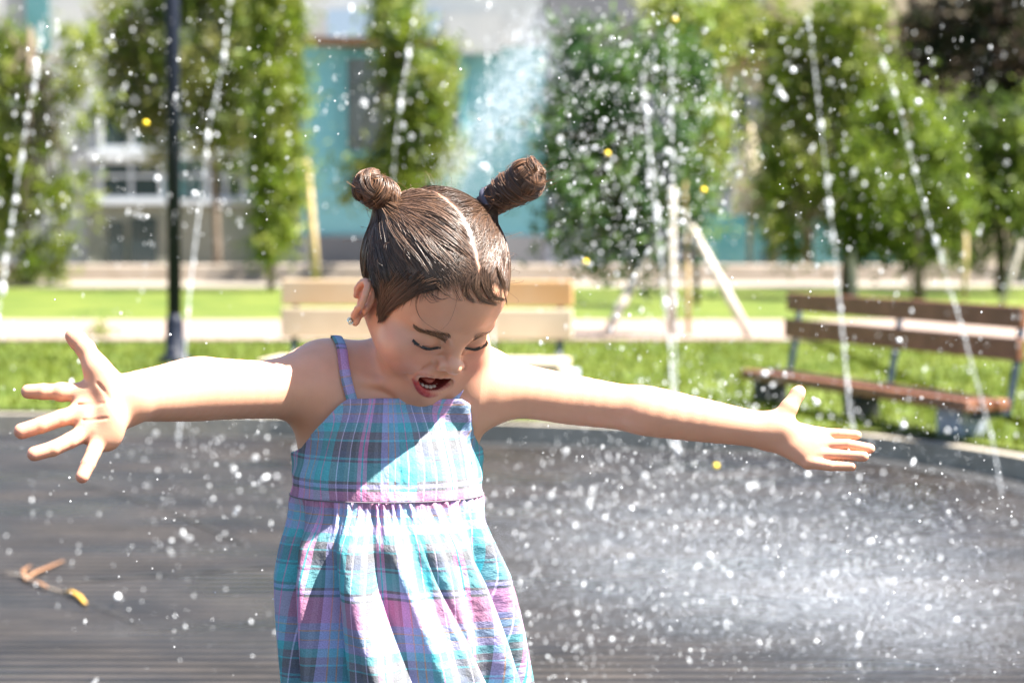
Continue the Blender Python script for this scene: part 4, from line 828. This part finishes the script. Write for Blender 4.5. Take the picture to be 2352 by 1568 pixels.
# ---- dress
def plaid():
    m = mat('plaid_cotton', rough=.85, spec=.15); n = m.node_tree; b = n.nodes['Principled BSDF']; N = n.nodes.new; L = n.links.new
    uv = N('ShaderNodeUVMap'); uv.uv_map = 'UVMap'; sp = N('ShaderNodeSeparateXYZ'); L(uv.outputs[0], sp.inputs[0])
    PK, TL, DK, LI, OR, GY, WH, NV = (.74, .20, .46), (.0, .46, .52), (.035, .04, .05), (.40, .35, .70), (.75, .34, .14), (.12, .125, .15), (.72, .62, .85), (.035, .06, .12)
    def rampof(sock, stops):
        f = N('ShaderNodeMath'); f.operation = 'FRACT'; L(sock, f.inputs[0]); r = N('ShaderNodeValToRGB'); r.color_ramp.interpolation = 'CONSTANT'; L(f.outputs[0], r.inputs[0])
        e = r.color_ramp.elements; e[0].position = 0; e[0].color = (*stops[0][1], 1); e[1].position = stops[1][0]; e[1].color = (*stops[1][1], 1)
        for p_, c_ in stops[2:]: q_ = e.new(p_); q_.color = (*c_, 1)
        return r.outputs[0]
    U = rampof(sp.outputs[0], [(0, PK), (.045, TL), (.065, PK), (.11, DK), (.19, GY), (.235, DK), (.27, LI), (.355, OR), (.365, (.16, .42, .66)), (.435, OR), (.447, (.16, .42, .66)), (.50, TL), (.585, PK), (.597, TL), (.68, GY), (.755, WH), (.768, NV), (.84, GY), (.89, WH), (.90, DK), (.96, GY)])
    Vv = rampof(sp.outputs[1], [(0, PK), (.09, DK), (.115, LI), (.15, DK), (.175, TL), (.33, NV), (.35, TL), (.37, NV), (.42, DK), (.50, TL), (.515, GY), (.575, TL), (.65, LI), (.72, OR), (.73, (.20, .40, .66)), (.80, OR), (.81, LI), (.87, PK)])
    mx = N('ShaderNodeMix'); mx.data_type = 'RGBA'; mx.inputs[0].default_value = .47; L(U, mx.inputs[6]); L(Vv, mx.inputs[7])
    # woven yarn: tiny twill modulation
    nz = N('ShaderNodeTexNoise'); nz.inputs['Scale'].default_value = 90; nz.inputs['Detail'].default_value = 6; L(uv.outputs[0], nz.inputs[0])
    mr = N('ShaderNodeMapRange'); mr.inputs[1].default_value = .3; mr.inputs[2].default_value = .7; mr.inputs[3].default_value = .78; mr.inputs[4].default_value = 1.22; L(nz.outputs[0], mr.inputs[0])
    vm = N('ShaderNodeVectorMath'); vm.operation = 'SCALE'; pw = N('ShaderNodeMix'); pw.data_type = 'RGBA'; pw.inputs[0].default_value = .15; pw.inputs[7].default_value = (.80, .80, .82, 1); L(mx.outputs[2], pw.inputs[6]); L(pw.outputs[2], vm.inputs[0]); L(mr.outputs[0], vm.inputs['Scale']); L(vm.outputs[0], b.inputs['Base Color'])
    bp = N('ShaderNodeBump'); bp.inputs['Strength'].default_value = .25; bp.inputs['Distance'].default_value = .002; L(nz.outputs[0], bp.inputs['Height'])
    n2 = N('ShaderNodeTexNoise'); n2.inputs['Scale'].default_value = 9; n2.inputs['Detail'].default_value = 4; L(uv.outputs[0], n2.inputs[0]); b2 = N('ShaderNodeBump'); b2.inputs['Strength'].default_value = .8; b2.inputs['Distance'].default_value = .0045
    L(n2.outputs[0], b2.inputs['Height']); L(b2.outputs[0], bp.inputs['Normal']); L(bp.outputs[0], b.inputs['Normal'])
    tr = N('ShaderNodeBsdfTranslucent'); L(vm.outputs[0], tr.inputs[0]); ms = N('ShaderNodeMixShader'); ms.inputs[0].default_value = .18; L(b.outputs[0], ms.inputs[1]); L(tr.outputs[0], ms.inputs[2]); L(ms.outputs[0], n.nodes['Material Output'].inputs[0])
    return m
PLAID = plaid()
PER = .128
TOR = ('t',)
xc = W(890, 1100, TY)[0]
def march(theta, z, cx, cy, off, rmax=.17): # outermost torso surface along a direction
    th = np.asarray(theta); dirs = np.stack([np.sin(th), -np.cos(th), np.zeros_like(th)], 1); zz = np.broadcast_to(z, th.shape); t = np.full(len(th), rmax)
    for _ in range(40):
        cyy = cyz(zz); p = np.stack([cx + dirs[:, 0] * t, cyy + dirs[:, 1] * t, zz], 1); d = body_sdf(p, TOR); t = t - np.clip(d - off, -.02, .02) * .8
    tf = t + .030
    for _ in range(40):
        p = np.stack([cx + dirs[:, 0] * tf, cyy + dirs[:, 1] * tf, zz], 1); d = body_sdf(p, ('t', 'l', 'r')); tf = tf - np.clip(d - off, -.02, .02) * .8
    tf = np.clip(tf, t, t + .028); w_ = np.clip((rad(82) - np.abs(th)) / rad(14), 0, 1); return t + (tf - t) * w_
zt_px = lambda y, Y=2.55: W(900, y, Y)[2]
z_w = zt_px(1150, 2.50); z_neck = zt_px(914, 2.545)
NT = 240; TH = np.linspace(-math.pi, math.pi, NT + 1)
cyz = lambda z: TY - .012 - .028 * np.clip((z_neck - z) / (z_neck - z_w), 0, 1.2)
_r = march(TH, z_neck, xc, TY - .012, .0055); _p = proj(np.stack([xc + np.sin(TH) * _r, TY - .012 - np.cos(TH) * _r, np.full(len(TH), z_neck)], 1)); _f = np.abs(TH) < 1.45
TL_ = math.degrees(TH[_f][np.argmin(np.abs(_p[_f, 0] - 806))]); TR_ = math.degrees(TH[_f][np.argmin(np.abs(_p[_f, 0] - 1046))])
def ztop(th): # top edge of the bodice: neckline in front, armholes at the sides, back panel
    a = np.degrees(th); a = np.where(a > TR_, 36 + (a - TR_) * 144 / (180 - TR_), np.where(a < TL_, 36 + (TL_ - a) * 144 / (180 + TL_), 0)); zs = np.interp(a, [0, 36, 44, 56, 68, 80, 90, 105, 120, 135, 150, 180], [0, .002, -.006, -.026, -.044, -.056, -.061, -.066, -.068, -.055, -.03, -.02])
    return z_neck + zs
NV_ = 34; Vb = []; UVb = []; zt = ztop(TH); off_l = -.004
Rmat = np.zeros((NV_ + 1, NT + 1)); Zm = np.zeros_like(Rmat)
for j in range(NV_ + 1):
    t = j / NV_; Zm[j] = z_w + (zt - z_w) * t
    z_q = np.minimum(Zm[j], z_neck)
    Rmat[j] = march(TH, z_q, xc, TY - .01, .0055)
for _ in range(5): # cloth bridges hollows: smooth round and along
    Rmat[:, :-1] = np.maximum(Rmat[:, :-1], (np.roll(Rmat[:, :-1], 3, 1) + np.roll(Rmat[:, :-1], -3, 1)) / 2); Rmat[:, -1] = Rmat[:, 0]
for j in range(NV_ + 1):
    t = j / NV_; wr = .0014 * np.sin(TH * 7 + t * 5) * np.sin(TH * 3 - t * 9) * (1 - .3 * t)
    R_ = Rmat[j] + wr
    Vb.append(np.stack([xc + np.sin(TH) * R_, cyz(Zm[j]) - np.cos(TH) * R_, Zm[j]], 1)); UVb.append(np.stack([TH * .100 / PER + .29, (Zm[j] - z_w) / PER + .0], 1))
Vb = np.array(Vb); UVb = np.array(UVb); n1 = NT + 1
grid_f = lambda a, b: [(j * b + i, j * b + i + 1, (j + 1) * b + i + 1, (j + 1) * b + i) for j in range(a - 1) for i in range(b - 1)]
dress = mesh_obj('dress_bodice', Vb.reshape(-1, 3), grid_f(NV_ + 1, n1), PLAID, child, True, None, UVb.reshape(-1, 2))
sol = dress.modifiers.new('thickness', 'SOLIDIFY'); sol.thickness = .0018; sol.offset = 1
# piping along the top edge
top = Vb[-1]; 
# skirt
zb = .335; NS = 90; NT2 = 720; TH2 = np.linspace(-math.pi, math.pi, NT2 + 1); Vs = []; UVs = []
waistR = np.interp(TH2, TH, Rmat[0])
fr_ = np.random.default_rng(11); ks = fr_.integers(6, 19, 12); am = fr_.uniform(.4, 1, 12) / np.sqrt(ks); phs = fr_.uniform(0, 6.28, 12); sl_ = fr_.uniform(-.1, .5, 12)
gk = 46
for j in range(NS + 1):
    t = j / NS; z = z_w + .001 - (z_w - zb) * t; tm = (z_w - z) / .21
    tm = max(tm, 0); a_ = .101 + .019 * min(tm, 1.3) + .004 * math.sin(min(tm, 1) * 3); b_ = .084 + .058 * min(tm, 1.3)
    er_ = 1 / np.sqrt((np.sin(TH2) / a_) ** 2 + (np.cos(TH2) / b_) ** 2); e = min(1, tm * 4.0); e = e * e * (3 - 2 * e)
    base = waistR * (1 - e) + er_ * e
    fold = sum(am[i] * np.sin(ks[i] * (TH2 - (.35 + .5 * sl_[i]) * tm) + phs[i]) for i in range(12)); fold = np.tanh(fold * 1.3)
    tw = TH2 - .50 * tm * (.45 + .55 * np.clip((TH2 + .9) / 1.2, 0, 1)) + .12 * np.sin(TH2 * 3 + 1)
    big = 1.5 * np.abs(np.sin(5.5 * tw + .6 + .5 * math.sin(tm * 2))) ** .8 - .9
    gath = np.sin(gk * TH2 + 2 * np.sin(TH2 * 5)) + .5 * np.sin(gk * 1.7 * TH2 + 1)
    amp = .0150 * min(1, tm * 2.4) + .006 * tm
    Rr = base + amp * (fold * .75 + big * .8) + .0026 * gath * (.35 + .65 * np.abs(np.sin(TH2 * 3.7 + 1))) * math.exp(-tm * 11) * min(1, tm * 30 + .2) + .0028
    cx = xc + .012 * tm + .012 * tm * tm * .6; cy = cyz(z_w) - .004 * tm
    Vs.append(np.stack([cx + np.sin(TH2) * Rr, cy - np.cos(TH2) * Rr, np.full(NT2 + 1, z)], 1))
    UVs.append(np.stack([TH2 * .155 / PER + .11, np.full(NT2 + 1, -(z_w - z) * 1.06 / PER - .08)], 1))
Vs = np.array(Vs); UVs = np.array(UVs)
sk = mesh_obj('dress_skirt', Vs.reshape(-1, 3), grid_f(NS + 1, NT2 + 1), PLAID, child, True, None, UVs.reshape(-1, 2))
sol = sk.modifiers.new('thickness', 'SOLIDIFY'); sol.thickness = .0012; sol.offset = 1
# waist seam
wl = np.stack([xc + np.sin(TH) * (Rmat[0] + .0035), cyz(z_w) - np.cos(TH) * (Rmat[0] + .0035), np.full(NT + 1, z_w + .0012)], 1)
MB().tube([tuple(p) for p in wl], .0007, 6, False).build('waist_seam', mat('seam_thread', (.16, .14, .16), .8), child, True)
# straps: flat bands laid over the shoulders
def strap(front_th, back_th, mids, wid=.012):
    def edge(th): 
        i = int(round((th + math.pi) / (2 * math.pi) * NT)); return Vb[-1][i]
    pts = [edge(front_th) - np.array([0, 0, .006])] + [np.array(m) for m in mids] + [edge(back_th) - np.array([0, 0, .006])]
    pts = np.array(pts); t = np.linspace(0, 1, len(pts)); tt = np.linspace(0, 1, 40); c = np.stack([np.interp(tt, t, pts[:, k]) for k in range(3)], 1)
    for _ in range(3): c[1:-1] = (c[:-2] + 2 * c[1:-1] + c[2:]) / 4
    for _ in range(5):
        d, g_ = grad(lambda p: body_sdf(p, ('t', 'l', 'r')), c); c = c - g_ * (d - .0028)[:, None] * np.where(d < .0028, 1, .85)[:, None]
        c[1:-1] = (c[:-2] + 4 * c[1:-1] + c[2:]) / 6
    d, g_ = grad(lambda p: body_sdf(p, ('t', 'l', 'r')), c); T = np.gradient(c, axis=0); T /= np.linalg.norm(T, axis=1)[:, None]; S = np.cross(T, g_); S /= np.linalg.norm(S, axis=1)[:, None]
    L_ = np.r_[0, np.cumsum(np.linalg.norm(np.diff(c, axis=0), axis=1))]
    v = []; uvv = []
    for k, o in enumerate(np.linspace(-1, 1, 5)): v.append(c + S * o * wid / 2 + g_ * (.0006 - .0006 * abs(o))); uvv.append(np.stack([np.full(len(c), .30 + o * .05), L_ / PER + .55], 1))
    v = np.array(v); o_ = mesh_obj('dress_strap', v.reshape(-1, 3), grid_f(5, 40), PLAID, child, True, None, np.array(uvv).reshape(-1, 2)); s_ = o_.modifiers.new('thickness', 'SOLIDIFY'); s_.thickness = .0014; s_.offset = 1
strap(rad(TL_ + 3), rad(-150), [W(800, 868, 2.52), W(786, 828, 2.55), W(768, 802, 2.59), W(775, 810, 2.63)])
strap(rad(TR_ - 3), rad(150), [W(1062, 870, 2.52), W(1066, 838, 2.55), W(1066, 818, 2.59), W(1050, 825, 2.63)])
# ============================================================ WATER
WATER = bpy.data.materials.new('whitened_water'); WATER.use_nodes = True; wn = WATER.node_tree; wb = wn.nodes['Principled BSDF']
wb.inputs['Base Color'].default_value = (.93, .95, .97, 1); wb.inputs['Roughness'].default_value = .12; wb.inputs['IOR'].default_value = 1.33  # white base colour stands in for sun glints on clear water
tr = wn.nodes.new('ShaderNodeBsdfTransparent'); wm = wn.nodes.new('ShaderNodeMixShader'); wm.inputs[0].default_value = .42
wn.links.new(tr.outputs[0], wm.inputs[1]); wn.links.new(wb.outputs[0], wm.inputs[2]); wn.links.new(wm.outputs[0], wn.nodes['Material Output'].inputs[0])
gi = wn.nodes.new('ShaderNodeNewGeometry'); oi = wn.nodes.new('ShaderNodeObjectInfo'); ad = wn.nodes.new('ShaderNodeMath'); ad.operation = 'ADD'; fr0 = wn.nodes.new('ShaderNodeMath'); fr0.operation = 'FRACT'
pw_ = wn.nodes.new('ShaderNodeMath'); pw_.operation = 'POWER'; pw_.inputs[1].default_value = 2.0; mr0 = wn.nodes.new('ShaderNodeMapRange'); mr0.inputs[3].default_value = .12; mr0.inputs[4].default_value = .85
wn.links.new(gi.outputs['Random Per Island'], ad.inputs[0]); wn.links.new(oi.outputs['Random'], ad.inputs[1]); wn.links.new(ad.outputs[0], fr0.inputs[0]); wn.links.new(fr0.outputs[0], pw_.inputs[0]); wn.links.new(pw_.outputs[0], mr0.inputs[0]); wn.links.new(mr0.outputs[0], wm.inputs[0])
MIST = bpy.data.materials.new('fine_spray'); MIST.use_nodes = True; mb_ = MIST.node_tree.nodes['Principled BSDF']; mb_.inputs['Base Color'].default_value = (.74, .80, .90, 1); mb_.inputs['Roughness'].default_value = .4
def jet(label, pts, Y, r, dense):
    r = r * .8
    pts = np.array(pts, float); t = np.linspace(0, 1, len(pts)); n_ = 140; tt = np.linspace(0, 1, n_); x = np.interp(tt, t, pts[:, 0]); y = np.interp(tt, t, pts[:, 1])
    for _ in range(12): x[1:-1] = (x[:-2] + 2 * x[1:-1] + x[2:]) / 4; y[1:-1] = (y[:-2] + 2 * y[1:-1] + y[2:]) / 4
    P = np.array([W(a, b, Y) for a, b in zip(x, y)]); g = MB(); i = 0
    lr_ = random.Random(hash(label) % 1000 if False else len(label))
    k = int(n_ * dense)
    g.tube([tuple(p_) for p_ in P], [r * (.05 + .05 * abs(math.sin(j * .9))) for j in range(n_)], 6)
    if k < n_ - 3: # continuous lower stream with a beaded outline
        q = P[k:]; rr = [r * (.35 + .10 * math.sin(j * 1.3) + .10 * lr_.random()) for j in range(len(q))]; g.tube([tuple(p) for p in q], rr, 8)
    while i < n_:
        p = P[i] + np.array([lr_.gauss(0, r * .22), lr_.gauss(0, r * .2), lr_.gauss(0, r * .3)]); s = r * lr_.choice([.35, .5, .6, .8, 1.0, 1.25]) * (.8 if i > k else 1)
        g.ball(p, (s * .75, s * .75, s * lr_.uniform(.8, 1.9)), 8, 6); i += lr_.choice([1, 1, 2, 3, 4, 5, 6]) if i < k else lr_.choice([2, 4, 6])
    tag(g.build('water_jet', WATER, None, True), label, 'water jet', 'fountain jets')
jet('thin leaning water jet at the far left edge', [(95, 60), (75, 210), (45, 380), (20, 560), (0, 690), (-30, 900)], 9.0, .016, .8)
jet('water jet just right of the dark lamp post', [(528, 0), (512, 150), (482, 280), (458, 480), (436, 660), (424, 830), (410, 1012)], 9.8, .014, .5)
jet('water jet rising directly behind the left hair bun', [(955, 20), (930, 170), (912, 300), (902, 420), (890, 700), (880, 1000)], 9.8, .014, .6)
jet('faint thin water jet between the two hair buns', [(1118, 90), (1124, 300), (1130, 600), (1137, 960), (1140, 1022)], 9.9, .010, .5)
jet('widest water jet falling in front of the tripod stakes', [(1475, 170), (1492, 330), (1505, 470), (1520, 620), (1535, 760), (1545, 900), (1552, 1030)], 9.4, .018, .75)
jet('water column against the grey upright stake', [(1540, 60), (1542, 250), (1546, 450), (1550, 640), (1552, 900), (1556, 1040)], 9.3, .013, .7)
jet('long water jet crossing the left part of the red bench', [(1858, 40), (1880, 240), (1902, 430), (1922, 620), (1938, 800), (1950, 930), (1962, 995)], 9.2, .015, .52)
jet('long water jet crossing the right part of the red bench', [(2025, 130), (2070, 260), (2110, 430), (2160, 590), (2200, 720), (2250, 900), (2282, 1020), (2302, 1140)], 7.9, .012, .52)
# ---- drops: positions drawn from where the photo is full of them
wr = np.random.default_rng(5)
def sample(n_, blobs):
    wt = np.array([b[4] for b in blobs], float); k = wr.choice(len(blobs), n_, p=wt / wt.sum()); b = np.array([q[:4] for q in blobs], float)[k]; return b[:, 0] + wr.normal(size=n_) * b[:, 2], b[:, 1] + wr.normal(size=n_) * b[:, 3]
REG = [(1600, 1180, 330, 110, 26), (1950, 1320, 300, 120, 22), (1450, 1330, 200, 130, 14), (1500, 1070, 180, 60, 12), (1420, 330, 120, 170, 24), (1500, 200, 160, 140, 12), (1480, 520, 80, 160, 12), (1850, 250, 220, 200, 14),
       (2100, 400, 170, 250, 9), (500, 200, 250, 160, 12), (200, 300, 140, 200, 8), (500, 1080, 120, 90, 7), (330, 1300, 220, 140, 6), (950, 200, 180, 130, 6), (2180, 900, 150, 160, 5), (1740, 900, 90, 60, 5), (1500, 850, 120, 80, 4), (300, 900, 200, 100, 2), (1300, 1480, 120, 60, 5), (480, 480, 160, 160, 5)]
def drop_points(n_, y0, y1):
    x, y = sample(n_, REG); Yd = y0 + (y1 - y0) * wr.random(n_); keep = (x > -40) & (x < 2400) & (y > -20) & (y < 1580); x, y, Yd = x[keep], y[keep], Yd[keep]
    gz = np.array([G(a, b, 0)[1] if b > 560 else 99 for a, b in zip(x, y)]); Yd = np.minimum(Yd, gz - .15); P = np.array([W(a, b, c) for a, b, c in zip(x, y, Yd)]); return P[Yd > 2.8]
BALL = MB(); BALL.ball((0, 0, 0), 1, 10, 7); ELO = MB(); ELO.ball((0, 0, 0), (.7, .7, 1.5), 10, 7)
P = drop_points(420, 4.2, 8.5)[:298]; protos = []
for b_ in (BALL, ELO):
    me = bpy.data.meshes.new('water_drop'); me.from_pydata(b_.v, [], b_.f); me.polygons.foreach_set('use_smooth', [True] * len(me.polygons)); me.materials.append(WATER); protos.append(me)
for i, p in enumerate(P):
    o = bpy.data.objects.new('water_drop', protos[0 if wr.random() < .65 else 1]); COL.objects.link(o); o.location = p; s = (p[1] / 6) * wr.choice([.0040, .0050, .0060, .0080]); o.scale = (s, s, s * wr.uniform(.9, 1.3)); o.rotation_euler = (wr.normal() * .5, wr.normal() * .6, 0)
    tag(o, 'large glittering water drop flying from the fountain jets behind the child', 'water drop', 'large flying water drops')
YD = mat('painted_yellow_glint', (1, .72, .03), .15);  # yellow base colour stands in for sunlight dispersed by the drops
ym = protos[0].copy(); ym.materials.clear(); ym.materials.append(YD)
for a_, b_, l_ in ((335, 283, 'drop with painted yellow glint just left of the lamp post'), (1395, 353, 'drop with painted yellow glint in front of the dark leaved tree crown'), (1345, 602, 'drop with painted yellow glint low beneath the dark leaved tree'), (1550, 46, 'drop with painted orange-yellow glint near the top above the tripod stakes'), (1645, 1070, 'drop with painted yellow glint below the outstretched right forearm'), (1616, 437, 'drop with painted yellow glint right beside the tan cane')):
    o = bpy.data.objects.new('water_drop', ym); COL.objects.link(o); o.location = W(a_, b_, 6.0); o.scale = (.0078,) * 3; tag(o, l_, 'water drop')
# smaller drops and splashes as one spray
def octas(P, s, mname, M, label):
    base = np.array([(1, 0, 0), (-1, 0, 0), (0, 1, 0), (0, -1, 0), (0, 0, 1), (0, 0, -1)], float); f0 = np.array([(0, 2, 4), (2, 1, 4), (1, 3, 4), (3, 0, 4), (2, 0, 5), (1, 2, 5), (3, 1, 5), (0, 3, 5)])
    v = (P[:, None] + base[None] * s[:, None, :]).reshape(-1, 3); f = (f0[None] + 6 * np.arange(len(P))[:, None, None]).reshape(-1, 3)
    tag(mesh_obj(mname, v, f, M, None, True), label, 'spray', kind='stuff')
P = np.concatenate([drop_points(5200, 3.6, 9.5)]); s = (P[:, 1:2] / 6) * (.0009 + .0042 * wr.random((len(P), 1)) ** 2.2) * np.stack([np.ones(len(P)), np.ones(len(P)), wr.uniform(.8, 1.8, len(P))], 1)
octas(P, s, 'water_spray', WATER, 'countless small water drops scattered in the air around the jets')
# in-focus tiny drops near the child
x = wr.uniform(0, 2352, 170); y = wr.uniform(60, 1560, 170); Yd = wr.uniform(2.35, 3.0, 170); P = np.array([W(a, b, c) for a, b, c in zip(x, y, Yd)])
k = body_sdf(P) > .05; P = P[k]; pr_ = proj(P); k = ~((pr_[:, 0] > 640) & (pr_[:, 0] < 1240) & (pr_[:, 1] > 380)); x2 = wr.uniform(1900, 2352, 60); y2 = wr.uniform(950, 1560, 60); P = np.concatenate([P[k], np.array([W(a, b, c) for a, b, c in zip(x2, y2, wr.uniform(2.5, 3.1, 60))])])
P = P[body_sdf(P) > .03]
octas(P, np.repeat(wr.uniform(.0006, .0019, (len(P), 1)), 3, 1), 'near_droplets', WATER, 'tiny sharp water droplets hanging in the air close to the child')
REG = [(1750, 1150, 330, 170, 10), (1950, 1350, 280, 140, 8), (1480, 320, 160, 200, 6), (2150, 1000, 180, 330, 4), (1500, 1330, 240, 150, 4), (400, 250, 300, 180, 3), (450, 1080, 200, 150, 2)]
P = drop_points(3600, 2.95, 4.3); octas(P, np.repeat(wr.uniform(.0005, .0013, (len(P), 1)), 3, 1), 'glitter_spray', WATER, 'fine sharp glitter of water drops between the child and the jets')
# mist: very fine droplets boiling above the floor, and the sheet of spray before the turquoise wall
def mist(blobs, n_, y0, y1, s0, s1, label, nm):
    wt = np.array([b[4] for b in blobs], float); k = wr.choice(len(blobs), n_, p=wt / wt.sum()); b = np.array([q[:4] for q in blobs], float)[k]
    x = b[:, 0] + wr.normal(size=n_) * b[:, 2]; y = b[:, 1] + wr.normal(size=n_) * b[:, 3]; Yd = wr.uniform(y0, y1, n_); gz = (CAMZ * FPX / np.maximum(y - 520, 1)); Yd = np.minimum(Yd, gz - .1)
    r_ = np.array([1., 0, 0])[None] * (x - 1176)[:, None] + CF[None] * FPX + CU[None] * (784 - y)[:, None]; P = CPOS + r_ * (Yd / r_[:, 1])[:, None]; P = P[P[:, 2] > .003]
    octas(P, np.repeat(wr.uniform(s0, s1, (len(P), 1)), 3, 1), nm, MIST, label)
mist([(1850, 1370, 260, 60, 3), (1500, 1270, 230, 70, 2), (2050, 1300, 200, 90, 2), (1650, 1180, 300, 60, 1), (2150, 1450, 150, 60, 1)], 75000, 4.0, 5.8, .0004, .00072, 'hazy pale blue mist of splashing water above the floor on the right', 'floor_mist')
L0 = np.linspace(0, 1, 9)
mist([(1235 - 190 * t, 60 + 350 * t, 26, 34, 1) for t in L0] + [(1245 - 90 * t, 120 + 200 * t, 30, 40, .7) for t in L0], 5200, 8.0, 9.6, .0012, .0026, 'slanting veil of white spray in front of the turquoise wall', 'spray_veil')
